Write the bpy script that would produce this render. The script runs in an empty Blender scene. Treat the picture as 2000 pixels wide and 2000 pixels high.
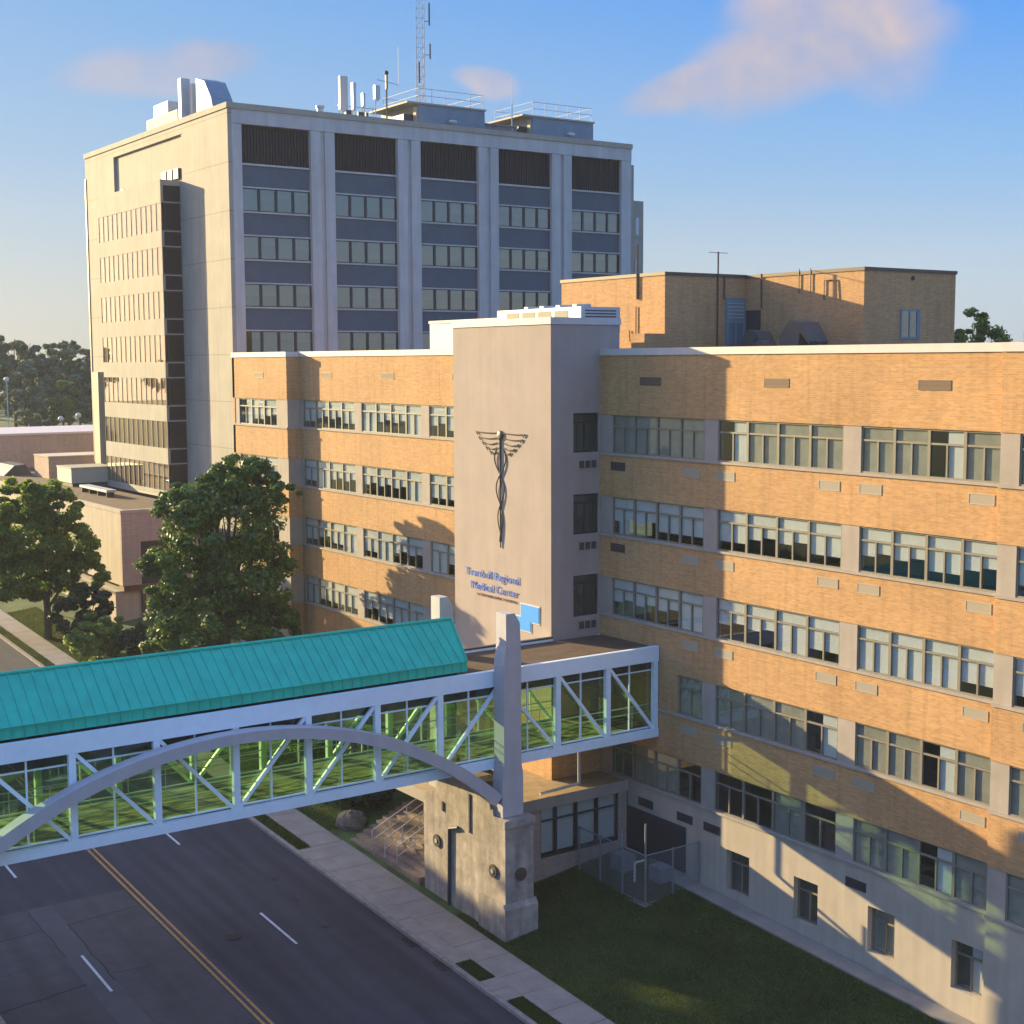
import bpy, math, random
import numpy as np
from mathutils import Vector, Matrix
random.seed(7)
C = bpy.context.scene.collection
S = bpy.context.scene

# ------------------------------------------------------------------ camera
YAW, PITCH, ROLL, FPX = .603593, -.1044574, -.00445329, 2804.168
f = Vector((math.sin(YAW)*math.cos(PITCH), math.cos(YAW)*math.cos(PITCH), math.sin(PITCH)))
r0 = Vector((math.cos(YAW), -math.sin(YAW), 0)); u0 = r0.cross(f)
rr = math.cos(ROLL)*r0 + math.sin(ROLL)*u0; uu = rr.cross(f)
cam = bpy.data.objects.new('camera', bpy.data.cameras.new('camera')); C.objects.link(cam)
cam.data.sensor_width = 36; cam.data.lens = FPX/2000*36
cam.data.clip_start = .5; cam.data.clip_end = 4000
cam.matrix_world = Matrix(((rr.x, uu.x, -f.x, 0), (rr.y, uu.y, -f.y, 0), (rr.z, uu.z, -f.z, 0), (0, 0, 0, 1)))
S.camera = cam

# ------------------------------------------------------------------ light
SUN_AZ = math.atan2(-.316, .949)          # from +Y towards +X
SUN_EL = math.radians(12.3)
sd = Vector((math.sin(SUN_AZ)*math.cos(SUN_EL), math.cos(SUN_AZ)*math.cos(SUN_EL), math.sin(SUN_EL)))
sun = bpy.data.objects.new('sun', bpy.data.lights.new('sun', 'SUN')); C.objects.link(sun)
sun.data.energy = 3.8; sun.data.angle = math.radians(.5); sun.data.color = (1, .79, .40)
sun.rotation_euler = sd.to_track_quat('Z', 'Y').to_euler()
W = bpy.data.worlds.new('World'); S.world = W; W.use_nodes = True
nt = W.node_tree; nt.nodes.clear()
def N(t, ty, **k):
    n = t.nodes.new(ty)
    for a, b in k.items():
        if a == 'inp':
            for i, v in b.items(): n.inputs[i].default_value = v
        else: setattr(n, a, b)
    return n
out = N(nt, 'ShaderNodeOutputWorld'); bg = N(nt, 'ShaderNodeBackground')
sky = N(nt, 'ShaderNodeTexSky', sky_type='NISHITA', sun_disc=False, sun_elevation=SUN_EL, sun_rotation=SUN_AZ,
        altitude=200, air_density=1.0, dust_density=1.2, ozone_density=2.5)
bg.inputs[1].default_value = .05
tc = N(nt, 'ShaderNodeTexCoord')
noi = N(nt, 'ShaderNodeTexNoise', inp={'Scale': 5.0, 'Detail': 6.0, 'Roughness': .5})
nt.links.new(tc.outputs['Generated'], noi.inputs['Vector'])
wob = N(nt, 'ShaderNodeVectorMath', operation='SUBTRACT', inp={1: (.5, .5, .5)})
nt.links.new(noi.outputs['Color'], wob.inputs[0])
wsc = N(nt, 'ShaderNodeVectorMath', operation='SCALE', inp={'Scale': .055})
nt.links.new(wob.outputs[0], wsc.inputs[0])
wad = N(nt, 'ShaderNodeVectorMath', operation='ADD')
nt.links.new(tc.outputs['Generated'], wad.inputs[0]); nt.links.new(wsc.outputs[0], wad.inputs[1])
def skydir(px, py):
    d = rr*((px-1000)/FPX) - uu*((py-1000)/FPX) + f
    return d.normalized()
# soft clouds: each lobe is an ellipse of sky directions (centre, half-axes, opacity)
lobes = [((1600, 110), 235, 90, -.25, .85), ((1430, 160), 190, 42, -.22, .75), ((1730, 60), 110, 130, 0, .55), ((1640, 20), 170, 110, 0, .8),
         ((410, 105), 95, 38, -.2, .55), ((270, 150), 160, 42, -.15, .42), ((945, 155), 62, 26, .1, .55)]
acc = None
for (c, ra, rb, rot, op) in lobes:
    cd = skydir(*c); ax = (skydir(c[0]+20, c[1])-cd).normalized(); ay = (skydir(c[0], c[1]-20)-cd).normalized()
    ca, sa = math.cos(-rot), math.sin(-rot)
    e1 = (ax*ca+ay*sa)/(ra/FPX); e2 = (ay*ca-ax*sa)/(rb/FPX)
    df = N(nt, 'ShaderNodeVectorMath', operation='SUBTRACT', inp={1: cd}); nt.links.new(wad.outputs[0], df.inputs[0])
    sq = []
    for e in (e1, e2):
        dt = N(nt, 'ShaderNodeVectorMath', operation='DOT_PRODUCT', inp={1: e}); nt.links.new(df.outputs[0], dt.inputs[0])
        m = N(nt, 'ShaderNodeMath', operation='MULTIPLY'); nt.links.new(dt.outputs['Value'], m.inputs[0]); nt.links.new(dt.outputs['Value'], m.inputs[1]); sq.append(m)
    a = N(nt, 'ShaderNodeMath', operation='ADD'); nt.links.new(sq[0].outputs[0], a.inputs[0]); nt.links.new(sq[1].outputs[0], a.inputs[1])
    mr = N(nt, 'ShaderNodeMapRange', interpolation_type='SMOOTHSTEP', inp={1: 1.5, 2: .25, 3: 0., 4: op}); nt.links.new(a.outputs[0], mr.inputs[0])
    if acc is None: acc = mr.outputs[0]
    else:
        mx = N(nt, 'ShaderNodeMath', operation='MAXIMUM'); nt.links.new(acc, mx.inputs[0]); nt.links.new(mr.outputs[0], mx.inputs[1]); acc = mx.outputs[0]
sxyz = N(nt, 'ShaderNodeSeparateXYZ'); nt.links.new(tc.outputs['Generated'], sxyz.inputs[0])
def ramp(stops):
    r = N(nt, 'ShaderNodeValToRGB'); cr = r.color_ramp
    while len(cr.elements) < len(stops): cr.elements.new(.5)
    for e, (p, c) in zip(cr.elements, stops): e.position = p; e.color = (*c, 1)
    nt.links.new(sxyz.outputs[2], r.inputs[0]); return r
# haze-paled sky towards the sun, deeper blue away from it, unseen overhead part brightened to fill the shade
near = ramp([(0, (.55, .58, .56)), (.05, (.50, .56, .60)), (.13, (.32, .49, .72)), (.25, (.175, .41, .78)), (.40, (.34, .58, 1.2)), (.9, (.42, .72, 1.55))])
away = ramp([(0, (.50, .58, .66)), (.05, (.44, .58, .74)), (.13, (.22, .48, .86)), (.25, (.03, .31, .97)), (.40, (.32, .60, 1.3)), (.9, (.42, .74, 1.6))])
az = N(nt, 'ShaderNodeVectorMath', operation='DOT_PRODUCT', inp={1: (math.sin(SUN_AZ), math.cos(SUN_AZ), 0)}); nt.links.new(tc.outputs['Generated'], az.inputs[0])
azr = N(nt, 'ShaderNodeMapRange', inp={1: .30, 2: .80}); nt.links.new(az.outputs['Value'], azr.inputs[0])
gm = N(nt, 'ShaderNodeMix', data_type='RGBA'); nt.links.new(azr.outputs[0], gm.inputs[0]); nt.links.new(away.outputs[0], gm.inputs[6]); nt.links.new(near.outputs[0], gm.inputs[7])
gs = N(nt, 'ShaderNodeVectorMath', operation='SCALE', inp={'Scale': 4.9}); nt.links.new(gm.outputs[2], gs.inputs[0])
# warm aureole round the sun, added out of view to lift shaded walls
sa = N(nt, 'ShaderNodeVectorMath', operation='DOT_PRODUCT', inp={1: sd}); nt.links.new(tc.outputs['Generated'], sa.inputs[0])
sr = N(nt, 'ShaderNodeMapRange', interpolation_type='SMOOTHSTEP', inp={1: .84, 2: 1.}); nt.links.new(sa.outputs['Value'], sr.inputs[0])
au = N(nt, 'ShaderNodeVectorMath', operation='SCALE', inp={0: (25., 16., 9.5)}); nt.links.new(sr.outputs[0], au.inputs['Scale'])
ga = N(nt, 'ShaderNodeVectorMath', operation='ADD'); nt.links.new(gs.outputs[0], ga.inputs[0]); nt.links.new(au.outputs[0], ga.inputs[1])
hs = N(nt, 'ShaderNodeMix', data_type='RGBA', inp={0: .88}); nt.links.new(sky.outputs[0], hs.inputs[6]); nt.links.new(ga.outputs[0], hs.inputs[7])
mixc = N(nt, 'ShaderNodeMix', data_type='RGBA'); mixc.inputs[7].default_value = (3.0, 2.55, 2.75, 1)
ctone = N(nt, 'ShaderNodeMix', data_type='RGBA'); ctone.inputs[6].default_value = (2.35, 2.25, 2.75, 1); ctone.inputs[7].default_value = (3.5, 2.85, 2.8, 1)
cn = N(nt, 'ShaderNodeTexNoise', inp={'Scale': 9.0, 'Detail': 7.0, 'Roughness': .6}); nt.links.new(wad.outputs[0], cn.inputs['Vector'])
cm = N(nt, 'ShaderNodeMapRange', inp={1: .36, 2: .60, 3: .72, 4: 1.15}); nt.links.new(cn.outputs[0], cm.inputs[0])
cx_ = N(nt, 'ShaderNodeMath', operation='MULTIPLY', use_clamp=True); nt.links.new(acc, cx_.inputs[0]); nt.links.new(cm.outputs[0], cx_.inputs[1]); acc = cx_.outputs[0]
cv = N(nt, 'ShaderNodeMapRange', inp={1: .38, 2: .62}); nt.links.new(cn.outputs[0], cv.inputs[0]); nt.links.new(cv.outputs[0], ctone.inputs[0]); nt.links.new(ctone.outputs[2], mixc.inputs[7])
nt.links.new(acc, mixc.inputs[0]); nt.links.new(hs.outputs[2], mixc.inputs[6])
nt.links.new(mixc.outputs[2], bg.inputs[0]); nt.links.new(bg.outputs[0], out.inputs[0])
S.render.engine = 'CYCLES'
S.view_settings.view_transform = 'Standard'; S.view_settings.look = 'None'
S.view_settings.exposure = 2.0; S.view_settings.gamma = 1
S.cycles.max_bounces = 8; S.cycles.transparent_max_bounces = 24

# ------------------------------------------------------------------ materials
def mat(name, col, rough=.8, metal=0., noise=0., nscale=1., bump=0., spec=.3, stain=0.):
    m = bpy.data.materials.new(name); m.use_nodes = True; t = m.node_tree; b = t.nodes['Principled BSDF']
    b.inputs['Base Color'].default_value = (*col, 1); b.inputs['Roughness'].default_value = rough
    b.inputs['Metallic'].default_value = metal; b.inputs['Specular IOR Level'].default_value = spec
    if noise or bump or stain:
        g = N(t, 'ShaderNodeNewGeometry')
        n = N(t, 'ShaderNodeTexNoise', inp={'Scale': nscale, 'Detail': 8., 'Roughness': .62}); t.links.new(g.outputs['Position'], n.inputs['Vector'])
        r = N(t, 'ShaderNodeMapRange', inp={1: .3, 2: .7, 3: 1-noise, 4: 1+noise}); t.links.new(n.outputs[0], r.inputs[0])
        src = r.outputs[0]
        if stain:     # vertical streaks of weathering
            mp = N(t, 'ShaderNodeMapping', inp={'Scale': (1.6, 1.6, .12)}); t.links.new(g.outputs['Position'], mp.inputs[0])
            n2 = N(t, 'ShaderNodeTexNoise', inp={'Scale': 1.5, 'Detail': 5.}); t.links.new(mp.outputs[0], n2.inputs['Vector'])
            r2 = N(t, 'ShaderNodeMapRange', inp={1: .35, 2: .65, 3: 1-stain, 4: 1.}); t.links.new(n2.outputs[0], r2.inputs[0])
            mm = N(t, 'ShaderNodeMath', operation='MULTIPLY'); t.links.new(src, mm.inputs[0]); t.links.new(r2.outputs[0], mm.inputs[1]); src = mm.outputs[0]
        v = N(t, 'ShaderNodeVectorMath', operation='SCALE'); v.inputs[0].default_value = col; t.links.new(src, v.inputs['Scale'])
        t.links.new(v.outputs[0], b.inputs['Base Color'])
        if bump:
            bp = N(t, 'ShaderNodeBump', inp={'Strength': bump, 'Distance': .03}); t.links.new(n.outputs[0], bp.inputs['Height']); t.links.new(bp.outputs[0], b.inputs['Normal'])
    return m

def brickmat(name, c1, c2, mortar, w=.22, h=.075):
    m = bpy.data.materials.new(name); m.use_nodes = True; t = m.node_tree; b = t.nodes['Principled BSDF']
    b.inputs['Roughness'].default_value = .85; b.inputs['Specular IOR Level'].default_value = .2
    g = N(t, 'ShaderNodeNewGeometry'); s = N(t, 'ShaderNodeSeparateXYZ'); t.links.new(g.outputs['Position'], s.inputs[0])
    a = N(t, 'ShaderNodeMath', operation='ADD'); t.links.new(s.outputs[0], a.inputs[0]); t.links.new(s.outputs[1], a.inputs[1])
    c = N(t, 'ShaderNodeCombineXYZ'); t.links.new(a.outputs[0], c.inputs[0]); t.links.new(s.outputs[2], c.inputs[1])
    br = N(t, 'ShaderNodeTexBrick', inp={'Scale': 1., 'Mortar Size': .006, 'Brick Width': w, 'Row Height': h, 'Bias': -.1, 'Color1': (*c1, 1), 'Color2': (*c2, 1), 'Mortar': (*mortar, 1)})
    t.links.new(c.outputs[0], br.inputs['Vector'])
    mp = N(t, 'ShaderNodeMapping', inp={'Scale': (.7, 10., 1)}); t.links.new(c.outputs[0], mp.inputs[0])
    n = N(t, 'ShaderNodeTexNoise', inp={'Scale': 1.3, 'Detail': 5., 'Roughness': .6}); t.links.new(mp.outputs[0], n.inputs['Vector'])
    n2 = N(t, 'ShaderNodeTexNoise', inp={'Scale': .22, 'Detail': 4.}); t.links.new(c.outputs[0], n2.inputs['Vector'])
    r = N(t, 'ShaderNodeMapRange', inp={1: .3, 2: .7, 3: .88, 4: 1.11}); t.links.new(n.outputs[0], r.inputs[0])
    r2 = N(t, 'ShaderNodeMapRange', inp={1: .3, 2: .7, 3: .88, 4: 1.1}); t.links.new(n2.outputs[0], r2.inputs[0])
    mm = N(t, 'ShaderNodeMath', operation='MULTIPLY'); t.links.new(r.outputs[0], mm.inputs[0]); t.links.new(r2.outputs[0], mm.inputs[1])
    mp3 = N(t, 'ShaderNodeMapping', inp={'Scale': (2.2, .16, 1)}); t.links.new(c.outputs[0], mp3.inputs[0])
    n3 = N(t, 'ShaderNodeTexNoise', inp={'Scale': 1.4, 'Detail': 5.}); t.links.new(mp3.outputs[0], n3.inputs['Vector'])
    r3 = N(t, 'ShaderNodeMapRange', inp={1: .5, 2: .68, 3: 1., 4: .86}); t.links.new(n3.outputs[0], r3.inputs[0])
    m3 = N(t, 'ShaderNodeMath', operation='MULTIPLY'); t.links.new(mm.outputs[0], m3.inputs[0]); t.links.new(r3.outputs[0], m3.inputs[1]); mm = m3
    v = N(t, 'ShaderNodeVectorMath', operation='SCALE'); t.links.new(br.outputs[0], v.inputs[0]); t.links.new(mm.outputs[0], v.inputs['Scale'])
    t.links.new(v.outputs[0], b.inputs['Base Color'])
    bp = N(t, 'ShaderNodeBump', inp={'Strength': .35, 'Distance': .01}); t.links.new(br.outputs['Fac'], bp.inputs['Height']); bp.invert = True
    t.links.new(bp.outputs[0], b.inputs['Normal'])
    return m

def glassmat(name, tint, f0=.04, rough=.0):
    m = bpy.data.materials.new(name); m.use_nodes = True; t = m.node_tree; t.nodes.clear()
    o = N(t, 'ShaderNodeOutputMaterial'); tr = N(t, 'ShaderNodeBsdfTransparent'); tr.inputs[0].default_value = (*tint, 1)
    gl = N(t, 'ShaderNodeBsdfGlossy', inp={'Roughness': rough}); gl.inputs[0].default_value = (.95, .97, 1, 1)
    fr = N(t, 'ShaderNodeLayerWeight', inp={'Blend': .5}); pw = N(t, 'ShaderNodeMath', operation='POWER', inp={1: 5.}); t.links.new(fr.outputs['Facing'], pw.inputs[0])
    mu = N(t, 'ShaderNodeMath', operation='MULTIPLY_ADD', use_clamp=True, inp={1: (1-f0)*.8, 2: f0}); t.links.new(pw.outputs[0], mu.inputs[0]); mx = N(t, 'ShaderNodeMixShader'); t.links.new(mu.outputs[0], mx.inputs[0])
    t.links.new(tr.outputs[0], mx.inputs[1]); t.links.new(gl.outputs[0], mx.inputs[2]); t.links.new(mx.outputs[0], o.inputs[0])
    return m

M = {}
M['brick'] = brickmat('buff_brick', (.495, .278, .122), (.395, .215, .095), (.46, .315, .18))
M['brick_pink'] = brickmat('pink_brick', (.40, .29, .225), (.34, .24, .19), (.38, .31, .26))
M['concrete'] = mat('panel_concrete', (.34, .29, .25), .85, noise=.1, nscale=1.2, stain=.08)
M['tower'] = mat('tower_render', (.36, .29, .255), .9, noise=.07, nscale=.6, stain=.07)
M['tall'] = mat('precast_concrete', (.345, .315, .265), .85, noise=.09, nscale=.5, stain=.12)
M['tall_front'] = mat('pale_grey_precast', (.47, .465, .45), .8, noise=.08, nscale=.7, stain=.14)
_t = M['tall'].node_tree; _b = _t.nodes['Principled BSDF']; _src = _b.inputs['Base Color'].links[0].from_socket
_g = N(_t, 'ShaderNodeNewGeometry'); _s = N(_t, 'ShaderNodeSeparateXYZ'); _t.links.new(_g.outputs['Position'], _s.inputs[0])
_a = N(_t, 'ShaderNodeMath', operation='ADD', inp={1: 100-13.55+.6}); _t.links.new(_s.outputs[2], _a.inputs[0])
_m = N(_t, 'ShaderNodeMath', operation='MODULO', inp={1: 3.652}); _t.links.new(_a.outputs[0], _m.inputs[0])
_c = N(_t, 'ShaderNodeMath', operation='LESS_THAN', inp={1: .06}); _t.links.new(_m.outputs[0], _c.inputs[0])
_r = N(_t, 'ShaderNodeMapRange', inp={3: 1., 4: .62}); _t.links.new(_c.outputs[0], _r.inputs[0])
_v = N(_t, 'ShaderNodeVectorMath', operation='SCALE'); _t.links.new(_src, _v.inputs[0]); _t.links.new(_r.outputs[0], _v.inputs['Scale']); _t.links.new(_v.outputs[0], _b.inputs['Base Color'])
M['stucco'] = mat('base_stucco', (.42, .355, .285), .9, noise=.07, nscale=.9, stain=.12)
M['coping'] = mat('metal_coping', (.52, .46, .44), .55, noise=.06, nscale=2.)
M['frame'] = mat('bronze_window_frame', (.20, .175, .13), .5, noise=.08, nscale=3)
M['frame_dark'] = mat('dark_window_frame', (.035, .035, .045), .5)
M['glass'] = glassmat('window_glass', (.93, .95, .94), .06)
M['glass_coated'] = glassmat('coated_glass', (.55, .57, .52), .17)
M['glass_mirror'] = glassmat('mirror_glass', (.80, .76, .70), .03)
M['glass_green'] = glassmat('green_glass', (.76, .87, .72), .06)
M['blind'] = mat('pale_blind', (.56, .56, .55), .8, noise=.05, nscale=3)
M['blind_dull'] = mat('dull_blind', (.29, .275, .235), .85, noise=.15, nscale=2)
M['reflection_tan'] = mat('tan_reflection_sheet', (.36, .31, .24), .8, noise=.08, nscale=2)
M['interior'] = mat('dim_interior', (.13, .13, .115), .9)
M['spandrel'] = mat('slate_spandrel', (.075, .10, .13), .6, noise=.1, nscale=1.)
M['grille'] = mat('dark_grille', (.014, .013, .018), .6, noise=.2, nscale=2.)
M['vent'] = mat('vent_louvre', (.36, .31, .24), .6)
M['vent_dark'] = mat('dark_louvre', (.05, .045, .05), .6)
M['slot'] = mat('brown_slot_louvre', (.13, .08, .055), .7)
M['roof'] = mat('brown_gravel_roof', (.095, .058, .036), .95, noise=.3, nscale=1.5)
M['roof_light'] = mat('tan_gravel_roof', (.34, .24, .13), .95, noise=.2, nscale=2)
M['roof_grey'] = mat('grey_roof', (.22, .2, .19), .95, noise=.15, nscale=1.)
M['steel'] = mat('white_painted_steel', (.70, .80, .88), .45, noise=.05, nscale=2., spec=.5)
M['arch'] = mat('arch_concrete', (.44, .41, .42), .7, noise=.06, nscale=1.5, stain=.07)
M['teal'] = mat('teal_metal_roof', (.015, .46, .31), .5, noise=.08, nscale=.8, spec=.3, stain=.14)
M['stone'] = mat('weathered_stone', (.36, .31, .265), .95, noise=.28, nscale=2.2, bump=.6, stain=.3)
M['asphalt'] = mat('dark_asphalt', (.040, .040, .048), .85, noise=.12, nscale=.7)
def wear(m, lo, hi):
    _t = m.node_tree; _b = _t.nodes['Principled BSDF']; _src = _b.inputs['Base Color'].links[0].from_socket
    _g = N(_t, 'ShaderNodeNewGeometry'); _mp = N(_t, 'ShaderNodeMapping', inp={'Scale': (1.1, .045, 1)}); _t.links.new(_g.outputs['Position'], _mp.inputs[0])
    _n = N(_t, 'ShaderNodeTexNoise', inp={'Scale': 1.2, 'Detail': 4.}); _t.links.new(_mp.outputs[0], _n.inputs['Vector'])
    _r = N(_t, 'ShaderNodeMapRange', inp={1: .35, 2: .65, 3: lo, 4: hi}); _t.links.new(_n.outputs[0], _r.inputs[0])
    _v = N(_t, 'ShaderNodeVectorMath', operation='SCALE'); _t.links.new(_src, _v.inputs[0]); _t.links.new(_r.outputs[0], _v.inputs['Scale']); _t.links.new(_v.outputs[0], _b.inputs['Base Color'])
wear(M['asphalt'], .74, 1.28)
M['asphalt_old'] = mat('worn_asphalt', (.068, .062, .064), .9, noise=.16, nscale=1.1)
M['asphalt_strip'] = mat('patched_asphalt', (.082, .078, .082), .9, noise=.14, nscale=1.)
wear(M['asphalt_old'], .85, 1.15)
M['asphalt_stain'] = mat('oily_asphalt', (.026, .025, .03), .6, noise=.2, nscale=4)
M['tar'] = mat('tar_seam', (.014, .013, .014), .7, noise=.2, nscale=3)
M['yellow'] = mat('yellow_paint', (.40, .22, .07), .8, noise=.25, nscale=5)
M['white'] = mat('white_paint', (.52, .53, .55), .8, noise=.2, nscale=5)
M['walk'] = mat('pale_concrete', (.27, .235, .20), .95, noise=.16, nscale=1.2)
M['kerb'] = mat('kerb_concrete', (.24, .21, .19), .95, noise=.25, nscale=3)
M['grass'] = mat('lawn', (.06, .092, .024), .95, noise=.55, nscale=.45, bump=.9)
M['soil'] = mat('mulch', (.09, .06, .04), .95, noise=.4, nscale=3)
M['bark'] = mat('bark', (.10, .075, .055), .95, noise=.3, nscale=6, bump=.6)
M['metal'] = mat('galvanised_metal', (.42, .44, .46), .45, .4, noise=.08, nscale=3)
M['fence'] = mat('weathered_galvanised', (.2, .21, .22), .6, .2, noise=.1, nscale=3)
M['metal_dark'] = mat('dark_metal', (.05, .05, .055), .5)
M['white_metal'] = mat('white_metal', (.50, .48, .46), .5, noise=.04, nscale=2)
M['cream'] = mat('cream_metal', (.36, .32, .23), .7, noise=.06, nscale=1.)
M['bronze'] = mat('dark_bronze', (.10, .075, .06), .5, .3)
M['blue'] = mat('sign_blue', (.03, .12, .52), .5)
M['sky_blue'] = mat('logo_blue', (.03, .27, .72), .5)
M['maroon'] = mat('sign_maroon', (.16, .05, .05), .5)
M['blue_panel'] = mat('blue_grey_panel', (.16, .22, .27), .6, noise=.15, nscale=1.)
M['hood'] = mat('hood_metal', (.075, .07, .066), .5, noise=.1, nscale=2)
M['brown_pipe'] = mat('brown_pipe', (.12, .06, .045), .6)
M['carpet_light_streaks'] = mat('streak_lit_carpet', (.20, .22, .13), .6, noise=.85, nscale=1., spec=.5)
_t = M['carpet_light_streaks'].node_tree; _n = [n for n in _t.nodes if n.type == 'TEX_NOISE'][0]; _g = [n for n in _t.nodes if n.type == 'NEW_GEOMETRY'][0]
_m = N(_t, 'ShaderNodeMapping', inp={'Scale': (.9, 4.5, 1), 'Rotation': (0, 0, .12)}); _t.links.new(_g.outputs['Position'], _m.inputs[0]); _t.links.new(_m.outputs[0], _n.inputs['Vector'])  # reflections and bands of light painted into the carpet colour as streaks
_r = [n for n in _t.nodes if n.type == 'MAP_RANGE'][0]; _r.inputs[1].default_value = .42; _r.inputs[2].default_value = .6
M['ceiling'] = mat('bridge_ceiling', (.10, .12, .14), .9)
M['rock'] = mat('grey_rock', (.12, .10, .085), .95, noise=.3, nscale=2., bump=.8)

def leafmat(name, c1, c2, trans=.3):
    m = bpy.data.materials.new(name); m.use_nodes = True; t = m.node_tree; b = t.nodes['Principled BSDF']; o = t.nodes['Material Output']
    g = N(t, 'ShaderNodeNewGeometry'); n = N(t, 'ShaderNodeTexNoise', inp={'Scale': .55, 'Detail': 3.}); t.links.new(g.outputs['Position'], n.inputs['Vector'])
    a = N(t, 'ShaderNodeMath', operation='ADD'); t.links.new(n.outputs[0], a.inputs[0])
    mm = N(t, 'ShaderNodeMath', operation='MULTIPLY', inp={1: .5}); t.links.new(g.outputs['Random Per Island'], mm.inputs[0]); t.links.new(mm.outputs[0], a.inputs[1])
    r = N(t, 'ShaderNodeMapRange', inp={1: .4, 2: 1.1}); t.links.new(a.outputs[0], r.inputs[0])
    mx = N(t, 'ShaderNodeMix', data_type='RGBA'); mx.inputs[6].default_value = (*c1, 1); mx.inputs[7].default_value = (*c2, 1); t.links.new(r.outputs[0], mx.inputs[0])
    t.links.new(mx.outputs[2], b.inputs['Base Color']); b.inputs['Roughness'].default_value = .55
    b.inputs['Specular IOR Level'].default_value = .35
    tl = N(t, 'ShaderNodeBsdfTranslucent'); t.links.new(mx.outputs[2], tl.inputs[0])
    ms = N(t, 'ShaderNodeMixShader', inp={0: trans}); t.links.new(b.outputs[0], ms.inputs[1]); t.links.new(tl.outputs[0], ms.inputs[2]); t.links.new(ms.outputs[0], o.inputs[0])
    return m
M['leaf'] = leafmat('maple_leaves', (.028, .075, .018), (.14, .215, .035))
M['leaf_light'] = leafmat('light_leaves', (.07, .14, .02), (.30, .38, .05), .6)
M['leaf_bush'] = leafmat('bush_leaves', (.10, .17, .03), (.34, .42, .09), .5)
M['leaf_far_hazed'] = leafmat('haze_tinted_leaves', (.085, .12, .065), (.20, .24, .11))  # leaf colour paled to imitate distance haze
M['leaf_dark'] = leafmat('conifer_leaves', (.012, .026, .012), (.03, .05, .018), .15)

# ------------------------------------------------------------------ helpers
UNIT = 1.0        # metres per drawing unit of the block being built
class MB:
    def __init__(s): s.v = []; s.f = []
    def box(s, x0, x1, y0, y1, z0, z1):
        if x1 < x0: x0, x1 = x1, x0
        if y1 < y0: y0, y1 = y1, y0
        if z1 < z0: z0, z1 = z1, z0
        b = len(s.v)
        s.v += [(x0, y0, z0), (x1, y0, z0), (x1, y1, z0), (x0, y1, z0), (x0, y0, z1), (x1, y0, z1), (x1, y1, z1), (x0, y1, z1)]
        s.f += [[b+i for i in q] for q in ((0, 3, 2, 1), (4, 5, 6, 7), (0, 1, 5, 4), (1, 2, 6, 5), (2, 3, 7, 6), (3, 0, 4, 7))]
        return s
    def face(s, *p):
        b = len(s.v); s.v += [tuple(q) for q in p]; s.f.append(list(range(b, b+len(p)))); return s
    def prism(s, pts, d):        # closed polygon (3-D points) swept along vector d
        b = len(s.v); n = len(pts); d = Vector(d)
        s.v += [tuple(p) for p in pts] + [tuple(Vector(p)+d) for p in pts]
        s.f.append([b+i for i in range(n)][::-1]); s.f.append([b+n+i for i in range(n)])
        for i in range(n): j = (i+1) % n; s.f.append([b+i, b+j, b+n+j, b+n+i])
        return s
    def tube(s, p0, p1, r, n=8, r1=None):
        p0, p1 = Vector(p0), Vector(p1); r1 = r if r1 is None else r1
        d = (p1-p0).normalized(); a = d.orthogonal().normalized(); c = d.cross(a); b = len(s.v)
        for P, R in ((p0, r), (p1, r1)):
            for i in range(n):
                t = 2*math.pi*i/n; s.v.append(tuple(P+(a*math.cos(t)+c*math.sin(t))*R))
        for i in range(n): j = (i+1) % n; s.f.append([b+i, b+j, b+n+j, b+n+i])
        s.f.append([b+i for i in range(n)][::-1]); s.f.append([b+n+i for i in range(n)])
        return s
    def bar(s, p0, p1, w, h):     # rectangular bar, h measured upwards-ish, w sideways
        p0, p1 = Vector(p0), Vector(p1); d = (p1-p0).normalized()
        side = Vector((0, 1, 0)) if abs(d.y) < .9 else Vector((1, 0, 0)); up = d.cross(side).normalized(); side = up.cross(d)
        q = [p0+side*w/2*a+up*h/2*b for a, b in ((-1, -1), (1, -1), (1, 1), (-1, 1))]
        return s.prism(q, p1-p0)
    def sphere(s, c, r, n=12, m=8, sc=(1, 1, 1)):
        b = len(s.v); c = Vector(c)
        for i in range(m+1):
            ph = math.pi*i/m
            for j in range(n):
                t = 2*math.pi*j/n
                s.v.append((c.x+r*sc[0]*math.sin(ph)*math.cos(t), c.y+r*sc[1]*math.sin(ph)*math.sin(t), c.z+r*sc[2]*math.cos(ph)))
        for i in range(m):
            for j in range(n): k = (j+1) % n; s.f.append([b+i*n+j, b+(i+1)*n+j, b+(i+1)*n+k, b+i*n+k])
        return s
    def mesh(s, name, m, off=(0, 0, 0), smooth=False):
        me = bpy.data.meshes.new(name); o = Vector(off)
        me.from_pydata([(x*UNIT-o.x, y*UNIT-o.y, z*UNIT-o.z) for x, y, z in s.v], [], s.f); me.update()
        import bmesh
        bm = bmesh.new(); bm.from_mesh(me); bmesh.ops.recalc_face_normals(bm, faces=bm.faces); bm.to_mesh(me); bm.free()
        me.materials.append(m)
        if smooth: me.polygons.foreach_set('use_smooth', [True]*len(me.polygons))
        return me
    def build(s, name, m, parent=None, smooth=False):
        o = bpy.data.objects.new(name, s.mesh(name, m, wloc(parent), smooth)); C.objects.link(o)
        if parent: o.parent = parent
        return o
def wloc(o):
    v = Vector((0, 0, 0))
    while o: v += o.location; o = o.parent
    return v
def tag(o, label, cat, group=None, kind=None):
    if label: o['label'] = label
    if cat: o['category'] = cat
    if group: o['group'] = group
    if kind: o['kind'] = kind
    return o
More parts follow.
